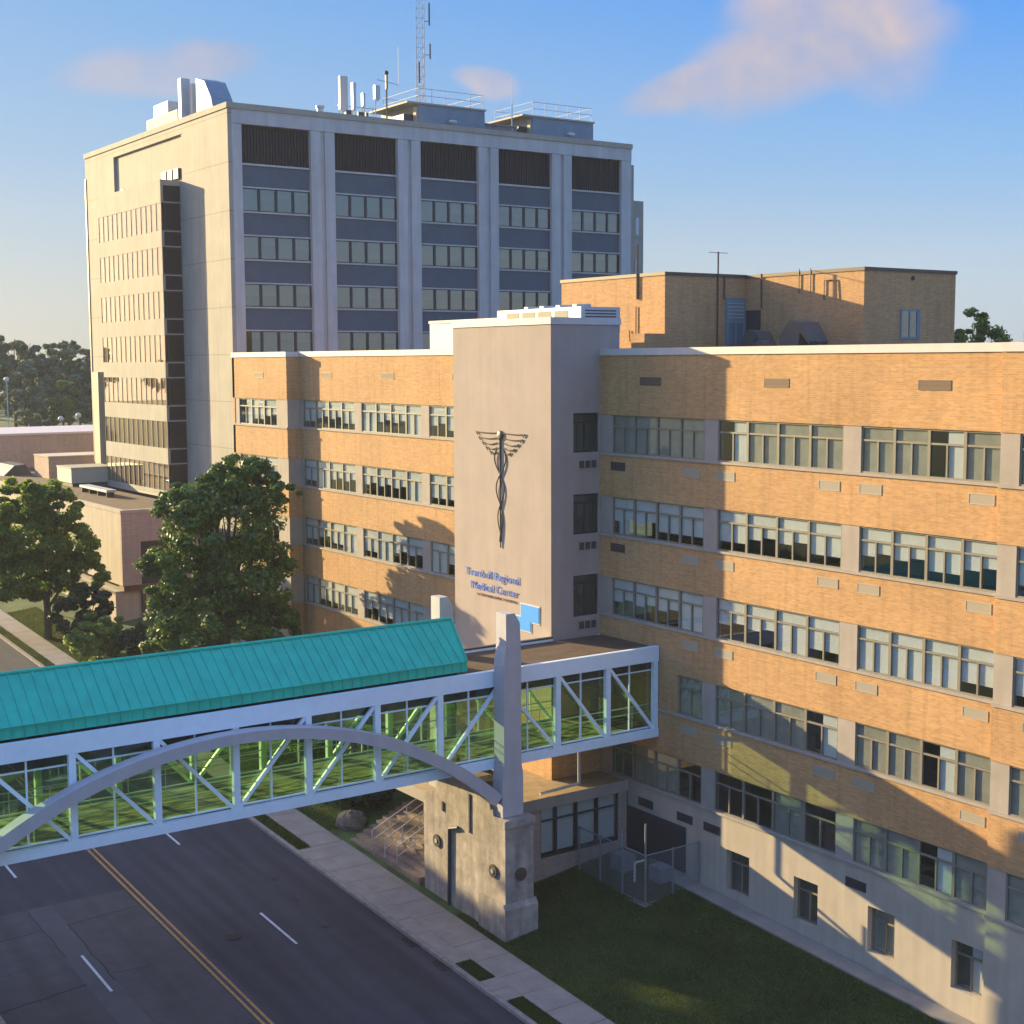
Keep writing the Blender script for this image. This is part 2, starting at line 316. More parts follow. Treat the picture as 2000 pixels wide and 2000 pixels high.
def thing(name, loc, label, cat, group=None):
    o = bpy.data.objects.new(name, None); C.objects.link(o); o.location = Vector(loc)*UNIT; o.empty_display_size = .3
    return tag(o, label, cat, group)
def structure(o): o['kind'] = 'structure'; return o
def put(name, me, parent, loc, rz=0, sc=None):    # a part sharing mesh data
    o = bpy.data.objects.new(name, me); C.objects.link(o); o.parent = parent; o.location = Vector(loc)-wloc(parent)
    if rz: o.rotation_euler.z = rz
    if sc: o.scale = sc
    return o
B = lambda: MB()

# ------------------------------------------------------------------ ground
def base(y):
    if y < 120: return -23.15+.05*(max(y, -60)-46)
    if y < 262: return -19.45+.0615*(y-120)
    return -10.72+.0*(y-262)
def sm(a, b, x): t = min(1, max(0, (x-a)/(b-a))); return t*t*(3-2*t)
def gz(x, y):
    z = base(y)+.11
    if x > 31: z += min(1., max(0., (x-31)/8.4))*1.03
    return z
def terrain():
    xs = sorted(set([-300, -200, -100, -50, -20, 0, 6, 10, 12.3, 12.45, 28.15, 28.3, 29, 30, 31, 32, 33, 34, 35, 36, 37, 38, 39.4, 45, 60, 80, 110, 160, 260, 400, 460]))
    ys = sorted(set([-200, -100, -60, -30, 0]+list(range(10, 130, 4))+[130, 150, 180, 200, 225, 245, 262, 300, 400]))
    m = B(); nx = len(xs)
    for y in ys:
        for x in xs: m.v.append((x, y, gz(x, y)-(.35 if 12.4 < x < 28.2 else 0)))
    for j in range(len(ys)-1):
        for i in range(nx-1): m.f.append([j*nx+i, j*nx+i+1, (j+1)*nx+i+1, (j+1)*nx+i])
    return m
structure(terrain().build('ground', M['grass'], smooth=True))
YB = [-60]+list(range(-50, 121, 10))+[140, 170, 200, 230, 262, 300]
def strip(x0, x1, dz, ys=None, thick=.0):
    m = B(); ys = ys or YB
    for a, b in zip(ys[:-1], ys[1:]):
        m.face((x0, a, base(a)+dz), (x1, a, base(a)+dz), (x1, b, base(b)+dz), (x0, b, base(b)+dz))
        if thick:
            for x in (x0, x1): m.face((x, a, base(a)+dz), (x, b, base(b)+dz), (x, b, base(b)+dz-thick), (x, a, base(a)+dz-thick))
    if thick:
        for y in (ys[0], ys[-1]): m.face((x0, y, base(y)+dz), (x1, y, base(y)+dz), (x1, y, base(y)+dz-thick), (x0, y, base(y)+dz-thick))
    return m
structure(strip(12.6, 28.1, 0).build('road', M['asphalt']))
o = strip(12.62, 20.1, .004, [-60, 0, 30, 58.7]); structure(o.build('road_patch', M['asphalt_old']))
structure(strip(15.95, 17.0, .008, [-60, 0, 30, 50, 58.7]).build('road_repair_strip', M['asphalt_strip']))
mk = B()
def crack(m, pts, w=.05, dz=.012):
    for (x0, y0), (x1, y1) in zip(pts[:-1], pts[1:]):
        d = Vector((x1-x0, y1-y0)).normalized(); n = Vector((-d.y, d.x))*w/2
        q = [(x0+n.x, y0+n.y), (x0-n.x, y0-n.y), (x1-n.x, y1-n.y), (x1+n.x, y1+n.y)]
        m.face(*[(a, b, base(b)+dz) for a, b in q])
def wob_line(x0, y0, x1, y1, n=9, a=.05):
    return [(x0+(x1-x0)*i/n+random.uniform(-a, a)*(0 < i < n), y0+(y1-y0)*i/n+random.uniform(-a, a)*(0 < i < n)) for i in range(n+1)]
ck = B()
for a, w in (((16.86, 56.46, 20.05, 56.75), .05), ((13.0, 56.2, 15.9, 56.44), .07), ((12.65, 50.5, 15.95, 51.05), .13), ((16.98, 56.4, 16.95, 50.8), .06), ((15.98, 58.65, 16.0, 53.6), .05),
             ((17.1, 51.45, 18.6, 51.2), .05), ((12.65, 45.2, 15.9, 45.6), .09), ((17, 45.4, 20.0, 45.2), .06), ((12.65, 39.8, 20, 40.2), .07), ((12.7, 53.2, 14.6, 53.4), .03)):
    crack(ck, wob_line(*a), w)
structure(ck.build('road_crack', M['tar']))
for x in (20.24, 20.50):
    structure(strip(x-.055, x+.055, .016, [-60, 0, 30, 60, 90, 120, 170, 230]).build('road_marking', M['yellow']))
for x in (16.56, 24.05):
    for k in range(-6, 12):
        y = 50.05+12.25*k
        structure(strip(x-.055, x+.055, .016, [y, y+3.4]).build('road_marking', M['white']))
q = B(); rg = random.Random(12)
for _ in range(26):
    x = rg.choice([14.6, 18.3, 22.2, 26.0])+rg.gauss(0, .18); y = rg.uniform(30, 75); r_ = rg.uniform(.06, .22)
    q.face(*[(x+r_*rg.uniform(.7, 1.2)*math.cos(a*.7854), y+1.6*r_*rg.uniform(.7, 1.2)*math.sin(a*.7854), base(y)+.014) for a in range(8)])
structure(q.build('road_oil_stain', M['asphalt_stain']))
structure(strip(28.1, 28.32, .135, thick=.3).build('kerb', M['kerb']))
structure(strip(12.38, 12.6, .135, thick=.3).build('kerb', M['kerb']))
# pavement, with expansion joints as real gaps
def slabs(x0, x1, ya, yb, n):
    m = B(); L = (yb-ya)/n
    for i in range(n):
        a, b = ya+i*L+.012, ya+(i+1)*L-.012
        p = [(x0, a), (x1, a), (x1, b), (x0, b)]; z = random.uniform(0, .008)
        m.prism([(x, y, base(y)+.0) for x, y in p], (0, 0, .132+z))
    return m
structure(slabs(29.05, 30.65, -20, 38.6, 38).build('pavement', M['walk']))
structure(slabs(29.05, 30.65, 38.62, 58.6, 13).build('pavement', M['walk']))
structure(slabs(29.0, 30.6, 58.62, 200, 92).build('pavement', M['walk']))
structure(slabs(28.33, 29.04, 45.1, 58.55, 9).build('pavement', M['walk']))
structure(slabs(28.33, 29.04, 41.6, 43.35, 2).build('pavement', M['walk']))
structure(slabs(9.9, 11.5, -20, 140, 100).build('pavement', M['walk']))
m = B()
for a in range(0, 44, 4):
    y0, y1 = 2+a, 6+a
    m.prism([(39.15, y0, gz(39.4, y0)-.1), (39.98, y0, gz(39.4, y0)-.1), (39.98, y1, gz(39.4, y1)-.1), (39.15, y1, gz(39.4, y1)-.1)], (0, 0, .14))
structure(m.build('foot_path', M['walk']))
m = B(); m.prism([(55, 216, base(216)+.13), (120, 216, base(216)+.13), (125, 236, base(236)+.13), (52, 236, base(236)+.13)], (0, 0, .03))
structure(m.build('parking_lot', M['walk']))

for (x, y, lab) in ((28.02, 47.9, 'iron kerb drain beside the pavement opposite the pier'), (28.02, 45.5, 'iron kerb drain nearest the small square of grass')):
    t = thing('storm_drain', (x, y, base(y)), lab, 'drain')
    q = B().box(x-.3, x+.06, y-.45, y+.45, base(y)-.05, base(y)+.02); q.build('frame', M['metal_dark'] if 'metal_dark' in M else M['tar'], t)
    q = B()
    for k in range(7): q.box(x-.26, x+.02, y-.4+.12*k, y-.34+.12*k, base(y)+.021, base(y)+.035)
    q.build('grate', M['tar'], t)
y = 52.; t = thing('manhole_cover', (22.2, y, base(y)), 'round iron manhole cover in the dark lane', 'manhole cover')
B().tube((22.2, y, base(y)-.05), (22.2, y, base(y)+.012), .36, 24).build('lid', M['tar'], t)

# ------------------------------------------------------------------ windows
def unit_meshes(w, h, fr=.06):
    fm = B().box(0, .1, 0, fr, 0, h).box(0, .1, w-fr, w, 0, h).box(.002, .098, fr, w-fr, h-fr, h).box(.002, .098, fr, w-fr, 0, fr)
    zt = h*.70; fm.box(.01, .09, fr, w-fr, zt-.035, zt+.035); fm.box(.01, .09, w/2-.035, w/2+.035, fr, zt-.035)
    fme = fm.mesh('window', M['frame'])
    pm = B().box(.045, .055, fr, w-fr, fr, h-fr).mesh('pane', M['glass'])
    bl = []
    def bm_(mt, *rects):
        q = B()
        for (y0, y1, z0, z1) in rects: q.box(.085, .092, y0, y1, z0, z1)
        return q.mesh('blind', mt)
    a, b_, c = .05, w/2, w-.05
    bl.append(bm_(M['blind_dull'], (a, c, .05, h-.05)))                                    # 0 dull
    bl.append(bm_(M['blind'], (a, c, zt, h-.04), (a, b_-.03, .4, zt), (b_+.03, c, .4, zt)))     # 1 nearly closed
    bl.append(bm_(M['blind'], (a, c, .05, h-.04)))                                         # 2 closed
    bl.append(bm_(M['blind'], (a, c, zt, h-.04)))                                          # 3 transom only
    bl.append(bm_(M['blind'], (a, c, zt, h-.04), (a, b_-.04, .75, zt), (b_+.04, c, .62, zt)))   # 4 half
    bl.append(bm_(M['blind'], (a, b_, .05, h-.04)))                                        # 5 half width
    return fme, pm, bl
UC = {}
def window_unit(parent, x, y, z, w, h, kind):
    k = (round(w, 3), round(h, 3))
    if k not in UC: UC[k] = unit_meshes(w, h)
    fme, pm, bl = UC[k]
    wn = put('window', fme, parent, (x, y, z)); p = bpy.data.objects.new('pane', pm); C.objects.link(p); p.parent = wn
    if kind is not None:
        b = bpy.data.objects.new('blind', bl[kind]); C.objects.link(b); b.parent = wn
    return wn
RZ = [-2.38-3.65*k for k in range(5)]; WH = 1.70
def plate_mesh(w, h, mt, n=5):
    q = B().box(-.018, 0, 0, w, 0, .03).box(-.018, 0, 0, w, h-.03, h).box(-.018, 0, 0, .03, .03, h-.03).box(-.018, 0, w-.03, w, .03, h-.03)
    for i in range(n):
        z = .04+(h-.08)*i/n; q.face((-.014, .03, z+.05), (-.014, w-.03, z+.05), (-.005, w-.03, z), (-.005, .03, z))
    q.box(-.004, 0, .03, w-.03, .03, h-.03)
    return q.mesh('vent', mt)
PL = plate_mesh(1.05, .37, M['vent']); PD = plate_mesh(1.0, .37, M['vent_dark']); 

# ---------------------------------------------------------------- right wing
rw = thing('brick_building', (40, 35, -22.4), 'long buff brick hospital wing with five ribbon window rows right of the grey tower', 'building')
wall = B(); col = B(); sill = B(); inn = B(); cop = B()
XR, XO = 40.0, 39.75
segs = [(50.99, 29.55, XR), (29.55, 12.0, XO)]
tops = [.25]+[z-WH for z in RZ]
for (ya, yb, x) in segs:
    for k in range(5): wall.box(x, x+.35, yb, ya, RZ[k], tops[k]-(.1 if k else 0))
modules = [(50.15, 44.09, 4), (43.28, 36.55, 4), (35.70, 29.63, 4), (28.80, 22.1, 4), (21.3, 14.6, 4)]
cols = [(50.985, 50.15), (44.09, 43.28), (36.55, 35.70), (29.63, 29.56), (29.54, 28.80), (22.1, 21.3), (14.6, 12.0)]
kinds = [[0, 0, 0, 0, 5, 0, 0, 0, 0, 0, 5, 0, 0, 0, 0, 0, 0, 0, 0, 0],
         [4, 4, 1, 1, 1, 4, 4, 1, 4, 4, 1, 4, 1, 4, 1, 1, 4, 1, 1, 1],
         [4, 4, 4, 2, 4, 4, 2, 1, 2, 2, 2, 1, 1, 4, 1, 1, 4, 1, 1, 1],
         [0, 0, 0, 0, 0, 0, 0, 5, 0, 0, 5, 0, 0, 0, 0, 0, 0, 0, 0, 0],
         [None, 0, 0, None, None, None, 0, None, 0, 0, 5, 0, 0, 0, 0, 0, 0, 0, 0, 0]]
for k in range(5):
    zt = RZ[k]; zb = zt-WH
    for (ya, yb) in cols:
        x = XR if ya > 29.55 else XO
        if k == 3 and ya > 45.66: wall.box(XR, XR+.35, 50.15, 50.985, zb, zt); continue
        B().box(x+.03, x+.3, yb, ya, zb, zt).build('pilaster', M['concrete'], rw)
    i = 0
    for mi, (ya, yb, n) in enumerate(modules):
        w = (ya-yb)/n; x = XR if ya > 29.55 else XO
        for j in range(n):
            y1 = ya-w*j
            if k == 3 and mi == 0 and j < 3:
                wall.box(XR, XR+.35, y1-w, y1, zb, zt)
            else: window_unit(rw, x+.055, y1-w, zb, w, WH, kinds[k][i])
            i += 1
    for (ya, yb, x) in segs: sill.box(x-.06, x+.28, yb+.001, ya-.001, zb-.1, zb-.001)
    inn.box(XR+.36, 43, 12, 50.9, zb-.6, zb-.35)
inn.box(43, 43.2, 12, 50.9, -19.3, .1)
wall.build('wall', M['brick'], rw); sill.build('sill', M['concrete'], rw); inn.build('interior', M['interior'], rw)
for (ya, yb, x) in segs: cop.box(x-.06, x+.4, yb-.06 if yb < 29 else yb+.001, ya-.002, .25, .55)
cop.box(40.4, 66, 11.94, 12.4, .25, .55); cop.build('coping', M['coping'], rw)
bd = B().box(40.36, 66, 12.02, 12.3, -24, .25).box(65.7, 66, 12.3, 50.9, -24, .25); bd.build('rear_wall', M['brick'], rw)
B().box(40.36, 65.7, 12.3, 62, -.12, .12).build('roof', M['roof_grey'], rw)
# stucco base with deep-set windows
bs = B(); zt = RZ[4]-WH-.1
bw = [(42.49, 41.16), (38.67, 37.40), (34.90, 33.62), (31.10, 29.80)]
bx, ybnd = XR+.02, [48.95]+[v for p in bw for v in p]+[29.55]
for a, b in zip(ybnd[0::2], ybnd[1::2]): bs.box(bx, bx+.35, b, a, -24.2, zt)
for a, b in bw: bs.box(bx, bx+.35, b, a, -20.13, zt); bs.box(bx, bx+.35, b, a, -24.2, -21.88)
bs.box(XO+.02, XO+.37, 12, 29.55, -25, zt)
bs.build('base_wall', M['stucco'], rw)
for a, b in bw: window_unit(rw, bx+.24, b, -21.88, a-b, 1.75, None if a > 38 else (0 if a > 33 else 5))
B().box(XR+.5, XR+.6, 28, 46, -22.3, -19.5).build('interior', M['interior'], rw)
dg = B(); dg.box(XR-.03, XR+.015, 45.0, 48.9, -21.9, -19.9)
dg.build('dark_glazing', M['frame_dark'], rw)
# attic louvre slots
for ya, yb in ((48.17, 46.85), (40.63, 39.35), (33.11, 31.77), (25.7, 24.4)):
    x = XR if ya > 29.55 else XO
    q = B().box(x-.012, x-.002, yb, ya, -1.01, -.74); sl = q.build('louvre', M['slot'], rw)
    q = B().box(x-.016, x-.001, yb-.03, yb, -1.05, -.70).box(x-.016, x-.001, ya, ya+.03, -1.05, -.70).box(x-.02, x-.013, yb, ya, -1.05, -1.01).box(x-.02, x-.013, yb, ya, -.74, -.70).box(x-.02, x-.013, yb, ya, -.885, -.87)
    q.build('louvre_frame', M['bronze'], sl)
for k in range(5):
    z = -4.84-3.65*k
    if k < 4:
        for y, d in ((49.2, 1), (44.3, 0), (42.25, 0), (36.65, 0), (34.67, 0), (29.86, 0), (27.3, 0), (25.2, 0)):
            if k == 2 and y > 45: continue
            if k == 3 and y > 45: continue
            x = XR if y > 29.55 else XO
            put('vent', PD if d else PL, rw, (x-.002, y, z))
    else:
        for y in (44.6, 47.2, 42.9, 35.0): put('vent', PD, rw, (XR+.018, y, z-.25))

# ---------------------------------------------------------------- left wing
lw = thing('brick_building', (40, 70, -21.5), 'buff brick wing between the grey tower and the tall block with a projecting end bay', 'building')
wall = B(); col = B(); sill = B(); cop = B()
LZ = [-2.30-3.65*k for k in range(5)]; ltops = [.35]+[z-WH-.1 for z in LZ]
YE = 81.2; XP = 39.1
for k in range(5):
    z1 = ltops[k]; z0 = LZ[k]
    wall.box(XR, XR+.35, 59.02, YE-.001, z0, z1); wall.box(XP, XP+.35, YE, 89.38, z0, z1); wall.box(XP+.35, 40.34, YE, YE+.3, z0, z1)
wall.box(XR, XR+.35, 59.02, YE-.001, -22.5, LZ[4]-WH-.1); wall.box(XP, XP+.35, YE, 89.38, -22.5, LZ[4]-WH-.1); wall.box(XP+.35, 40.34, YE, YE+.3, -22.5, LZ[4]-WH-.1)
lm = [(80.85, 74.15, 4), (73.35, 66.65, 4), (65.85, 59.15, 4)]
random.seed(3)
for k in range(5):
    zt = LZ[k]; zb = zt-WH
    for (ya, yb) in ((YE-.001, 80.85), (74.15, 73.35), (66.65, 65.85)): B().box(XR+.03, XR+.3, yb, ya, zb, zt).build('pilaster', M['concrete'], lw)
    B().box(XP+.03, XP+.3, YE, 82.75, zb, zt).box(XP+.3, 40.3, YE+.03, YE+.25, zb, zt).build('pilaster', M['concrete'], lw); B().box(XP+.03, XP+.3, 88.4, 89.0, zb, zt).build('pilaster', M['concrete'], lw)
    for (ya, yb, n) in lm:
        w = (ya-yb)/n
        for j in range(n): window_unit(lw, XR+.055, ya-w*(j+1), zb, w, WH, random.choice([1, 1, 2, 4, 4, 2]) if k < 4 else 4)
    for j in range(3): window_unit(lw, XP+.055, 88.4-1.883*(j+1), zb, 1.883, WH, random.choice([2, 4, 1, 5]))
    sill.box(XR-.06, XR+.28, 59.02, YE-.07, zb-.1, zb-.001); sill.box(XP-.06, XP+.28, YE-.06, 89.38, zb-.1, zb-.001); sill.box(XP+.28, 40.2, YE-.06, YE+.25, zb-.1, zb-.001)
wall.build('wall', M['brick'], lw); B().box(XP, 66, 89.05, 89.38, -22.5, .35).build('end_wall', M['brick'], lw); sill.build('sill', M['concrete'], lw)
inn = B().box(43, 43.2, 59.1, 89, -22, .1)
for k in range(5): inn.box(XR+.36, 43, 59.1, 89, LZ[k]-WH-.6, LZ[k]-WH-.35)
inn.build('interior', M['interior'], lw)
cop.box(XR-.06, XR+.4, 59.02, YE-.07, .35, .66).box(XP-.06, XP+.4, YE-.06, 89.38, .35, .66).box(XP+.4, XR+.4, YE-.06, YE+.4, .35, .66)
cop.build('coping', M['coping'], lw)
B().box(40.4, 66, 62.02, 89.36, -.1, .14).build('roof', M['roof_grey'], lw)
for (ya, yb, x) in ((78.2, 76.9, XR), (70.8, 69.5, XR), (63.4, 62.1, XR), (85.85, 84.55, XP)):
    sl = B().box(x-.012, x-.002, yb, ya, -.93, -.64).build('louvre', M['slot'], lw)
    B().box(x-.016, x-.001, yb-.03, yb, -.97, -.6).box(x-.016, x-.001, ya, ya+.03, -.97, -.6).box(x-.02, x-.013, yb, ya, -.97, -.93).box(x-.02, x-.013, yb, ya, -.64, -.6).build('louvre_frame', M['bronze'], sl)

# ---------------------------------------------------------------- grey tower
XT = 37.26
tw = thing('stair_tower', (39, 55, -22.3), 'plain grey rendered tower with winged staff emblem and blue lettering on its sunlit face', 'tower')
ty0, ty1 = 51.0, 59.0
q = B(); openx = (38.49, 39.95)
rows = [(-2.30, -4.06), (-5.93, -7.74), (-9.60, -11.48)]
q.box(XT, XT+.3, ty0, ty1, -16.0, 1.62)          # front
q.box(XT+.3, 41.1, ty1-.3, ty1, -16.0, 1.62); q.box(40.8, 41.1, ty0, ty1-.3, -16, 1.62)
q.box(XT+.3, openx[0], ty0, ty0+.3, -16, 1.62); q.box(openx[1], 40.8, ty0, ty0+.3, -16, 1.62)
zz = 1.62
for (a, b) in rows: q.box(openx[0], openx[1], ty0, ty0+.3, a, zz); zz = b
q.box(openx[0], openx[1], ty0, ty0+.3, -16, zz)
q.build('wall', M['tower'], tw)
q = B().box(XT-.05, 41.15, ty0-.05, ty1+.05, 1.62, 1.92); q.build('coping', M['coping'], tw)
q = B().box(XT+.02, XT+.3, ty0+.02, ty1-.02, -23.4, -16).box(XT+.3, 41, ty0+.02, ty0+.3, -23.4, -16).box(XT+.3, 41, ty1-.3, ty1-.02, -23.4, -16)
q.build('brick_base', M['brick'], tw)
B().box(XT+.3, 40.8, ty0+1.2, ty0+1.3, -15, 1).build('interior', M['interior'], tw)
for (a, b) in rows:
    w = openx[1]-openx[0]; h = a-b
    fm = B().box(openx[0], openx[0]+.07, ty0+.12, ty0+.2, b, a).box(openx[1]-.07, openx[1], ty0+.12, ty0+.2, b, a).box(openx[0]+.07, openx[1]-.07, ty0+.12, ty0+.2, a-.07, a).box(openx[0]+.07, openx[1]-.07, ty0+.12, ty0+.2, b, b+.07)
    fm.box(openx[0]+.07, openx[1]-.07, ty0+.13, ty0+.19, a-.45, a-.39).box(39.19, 39.25, ty0+.13, ty0+.19, b+.07, a-.45)
    wn = fm.build('window', M['frame_dark'], tw)
    B().box(openx[0]+.07, openx[1]-.07, ty0+.155, ty0+.165, b+.07, a-.07).build('pane', M['glass'], wn)
for z in (-4.82, -8.5, -12.1):
    q = B().box(38.72, 39.82, ty0-.03, ty0-.002, z, z+.45)
    v = q.build('vent', M['concrete'], tw); q = B()
    for j in range(3): q.box(38.8+.34*j, 38.8+.34*j+.28, ty0-.04, ty0-.031, z+.06, z+.39)
    q.build('louvre', M['vent_dark'], v)
# emblem: winged staff with two serpents, mounted on the face
em = thing('wall_emblem', (XT-.06, 54.93, -6), 'dark winged staff with two entwined serpents mounted high on the grey tower', 'emblem')
Yc = 54.93; xe = XT-.045
def bentbar(q, pts, w): 
    for a, b in zip(pts[:-1], pts[1:]): q.tube((xe, a[0], a[1]), (xe, b[0], b[1]), w, 6)
for s in (-1, 1):
    q = B()
    for i, (r0_, r1_, z0, dz) in enumerate(((.22, 2.02, -3.28, -.03), (.30, 1.80, -3.52, -.06), (.28, 1.50, -3.74, -.1), (.25, 1.20, -3.96, -.1), (.2, .85, -4.16, -.08))):
        pts = [(Yc+s*(r0_+(r1_-r0_)*t), z0+dz*math.sin(t*3.1)) for t in (0, .2, .4, .6, .8, 1)]
        bentbar(q, pts, .024); q.tube((xe, pts[-1][0], pts[-1][1]), (xe, pts[-1][0]-s*.16, pts[-1][1]-.14), .026, 6)
    q.build('wing', M['bronze'], em)
B().sphere((xe, Yc, -3.40), .24, 12, 8, (.35, 1, 1)).build('finial', M['bronze'], em, True)
B().tube((xe, Yc, -3.6), (xe, Yc, -8.62), .045, 8, .03).build('staff', M['bronze'], em)
for s in (-1, 1):
    q = B(); P = []
    for i in range(81):
        t = i/80; z = -4.05-4.3*t; amp = .42*(1-t)**.8+.05
        P.append((Yc+s*amp*math.sin(t*3*math.pi+.5), z))
    for i, (a, b) in enumerate(zip(P[:-1], P[1:])): q.tube((xe-.03*s*math.cos(i*.12), a[0], a[1]), (xe-.03*s*math.cos((i+1)*.12), b[0], b[1]), .034-.01*i/80, 6)
    q.build('serpent', M['bronze'], em)
sg = thing('wall_sign', (XT-.05, 55.5, -10.5), 'blue raised lettering with a light blue angular logo low on the grey tower', 'sign')
def text(name, s, y_left, width, z, h, mt, xx=XT-.02, bold=.0):
    cu = bpy.data.curves.new('t', 'FONT'); cu.body = s; cu.extrude = .008; cu.offset = bold; cu.size = 1
    ob = bpy.data.objects.new('t', cu); C.objects.link(ob); bpy.context.view_layer.update()
    me = bpy.data.meshes.new_from_object(ob.evaluated_get(bpy.context.evaluated_depsgraph_get())); bpy.data.objects.remove(ob)
    co = np.array([v.co[:] for v in me.vertices]); x0, x1 = co[:, 0].min(), co[:, 0].max(); capz = .7
    sx = width/(x1-x0); sz = h/capz; pl = wloc(sg)
    for v in me.vertices:
        a, b, c = v.co; v.co = Vector((xx-c-.02, y_left-(a-x0)*sx, z+b*sz))-pl
    me.materials.clear(); me.materials.append(mt); me.name = name
    o = bpy.data.objects.new(name, me); C.objects.link(o); o.parent = sg; return o
text('lettering', 'Trumbull Regional', 58.0, 4.5, -10.20, .36, M['blue'], bold=.0)
text('lettering', 'Medical Center', 57.5, 3.95, -10.82, .36, M['blue'], bold=.0)
text('lettering', 'A STEWARD FAMILY HOSPITAL', 57.0, 3.35, -11.10, .12, M['maroon'], bold=.0)
yz = [(53.30, -11.05), (51.90, -11.05), (51.90, -11.78), (52.55, -11.78), (52.55, -12.24), (53.80, -12.24), (53.80, -11.66), (53.30, -11.66)]
B().prism([(XT-.001, y, z) for y, z in yz], (-.05, 0, 0)).build('logo', M['sky_blue'], sg)
yz = [(53.36, -10.99), (51.84, -10.99), (51.84, -11.84), (52.49, -11.84), (52.49, -12.30), (53.86, -12.30), (53.86, -11.60), (53.36, -11.60)]
B().prism([(XT-.0005, y, z) for y, z in yz], (-.03, 0, 0)).build('logo_border', M['white_metal'], sg)

# ---------------------------------------------------------------- tall block
UNIT = 1.163
tb = thing('office_block', (56, 104, -20), 'tall concrete block of five window bays with dark top grilles behind the brick wings', 'building')
FX0, FX1, FY, BY = 39.2, 73.2, 89.4, 118.0
bays = [(40.2, 45.2), (47.05, 52.0), (53.9, 58.8), (60.6, 65.45), (67.35, 72.2)]
q = B(); q.box(FX0+.302, FX1, FY, FY+.5, 15.62, 16.55)
edges = [FX0+.302]+[v for b in bays for v in b]+[FX1]
q2 = B()
for a, b in zip(edges[0::2], edges[1::2]):
    q.box(a, b, FY+.16, FY+.5, -20, 15.62)
    if b-a > 1.5:
        m_ = (a+b)/2; B().box(a+.02, m_-.16, FY, FY+.16, -20, 15.60).build('pilaster', M['tall_front'], tb); B().box(m_+.16, b-.02, FY, FY+.16, -20, 15.60).build('pilaster', M['tall_front'], tb)
    else: B().box(a+.002, b-.02, FY, FY+.16, -20, 15.60).build('pilaster', M['tall_front'], tb)
q.build('wall', M['tall_front'], tb)
for i in range(8):       # panel joints stay open as slots between pilaster lifts
    pass
# sunlit flank
q = B(); zb = -20
q.box(FX0, FX0+.3, FY, 97.1, zb, 15.9); q.box(FX0, FX0+.3, 111.2, BY, zb, 15.9); q.box(FX0, FX0+.3, 97.1, 111.2, zb, 12.7)
q.box(FX0+.2, FX0+.3, 97.1, 111.2, 12.7, 15.9)
q.box(FX0, FX0+.3, FY, BY, 15.9, 16.55)
q.box(FX0+.02, FX0+.2, 97.1, 97.4, 12.7, 15.9)
q.box(FX0+.3, FX1, BY-.3, BY, zb, 16.55); q.box(FX1-.3, FX1, FY+.5, BY-.3, zb, 16.55)
q.build('side_wall', M['tall'], tb)
q = B().box(FX0-.08, FX1+.06, FY-.08, FY+.35, 16.55, 16.92).box(FX0-.08, FX0+.35, FY+.35, BY+.05, 16.55, 16.92).box(FX1-.3, FX1+.06, FY+.35, BY, 16.55, 16.92)
q.build('coping', M['tall'], tb)
B().box(FX0+.35, FX1-.3, FY+.36, BY-.3, 16.0, 16.3).build('roof', M['roof_grey'], tb)
q = B().box(FX0-.05, FX0-.002, FY+.1, FY+.25, -12, 16.5); 
B().box(FX0-.06, FX0-.002, 117.8, 118.06, -10.2, 14.9).build('corner_trim', M['bronze'], tb)
B().box(38.55, 39.198, 114.65, 116.0, -10.2, -.7).build('shaft', M['cream'], tb)
for i in range(3):
    y = 98.1+1.15*i
    B().box(FX0-.01, FX0+.19, y, y+.85, 12.95+.0, 13.65).build('window', M['frame_dark'], tb)
B().box(FX0-.01, FX0+.19, 109.2, 109.9, 12.8, 13.3).build('window', M['frame_dark'], tb)
gr = B(); sp = B(); led = B()
P5 = 3.14
for (a, b) in bays:
    g = B()
    n = 22
    for i in range(n):
        x = a+(b-a)*(i+.5)/n; g.box(x-.055, x+.055, FY+.26, FY+.34, 13.1, 15.6)
    g.box(a, b, FY+.36, FY+.4, 13.1, 15.6)
    g.build('grille', M['grille'], tb)
for (a, b) in bays:
    s = B(); z = 13.1
    for k in range(7):
        zt = 11.52-P5*k; s.box(a, b, FY+.28, FY+.42, zt, z); z = zt-1.52
    s.build('spandrel', M['spandrel'], tb)
    s = B(); 
    for k in range(7):
        zt = 11.52-P5*k; s.box(a, b, FY+.2, FY+.279, zt+.0, zt+.09); s.box(a, b, FY+.2, FY+.279, zt-1.52-.1, zt-1.52)
    s.box(a, b, FY+.2, FY+.279, 13.0, 13.12)
    s.build('ledge', M['tall_front'], tb)
    for k in range(6):
        zt = 11.52-P5*k; zb_ = zt-1.52
        m_ = B(); w = (b-a)/4
        for i in range(5):
            x = a+w*i; m_.box(max(a, x-.085), min(b, x+.085), FY+.24, FY+.36, zb_, zt)
        m_.box(a, b, FY+.25, FY+.35, zt-.06, zt-.002).box(a, b, FY+.25, FY+.35, zb_+.002, zb_+.07)
        wn = m_.build('window', M['frame_dark'], tb)
        B().box(a+.01, b-.01, FY+.3, FY+.31, zb_+.07, zt-.06).build('pane', M['glass_coated'], wn)
        bl = B()
        for i in range(4):
            x = a+w*i; d = random.choice([.05, .05, .05, .4, .75, 1.0]); bl.box(x+.1, x+w-.1, FY+.42, FY+.43, zb_+d, zt-.05)
        bl.build('blind', M['blind_dull'], wn)
B().box(FX0+.31, FX1-.31, FY+1.2, FY+1.3, -18, 15.9).build('interior', M['interior'], tb)
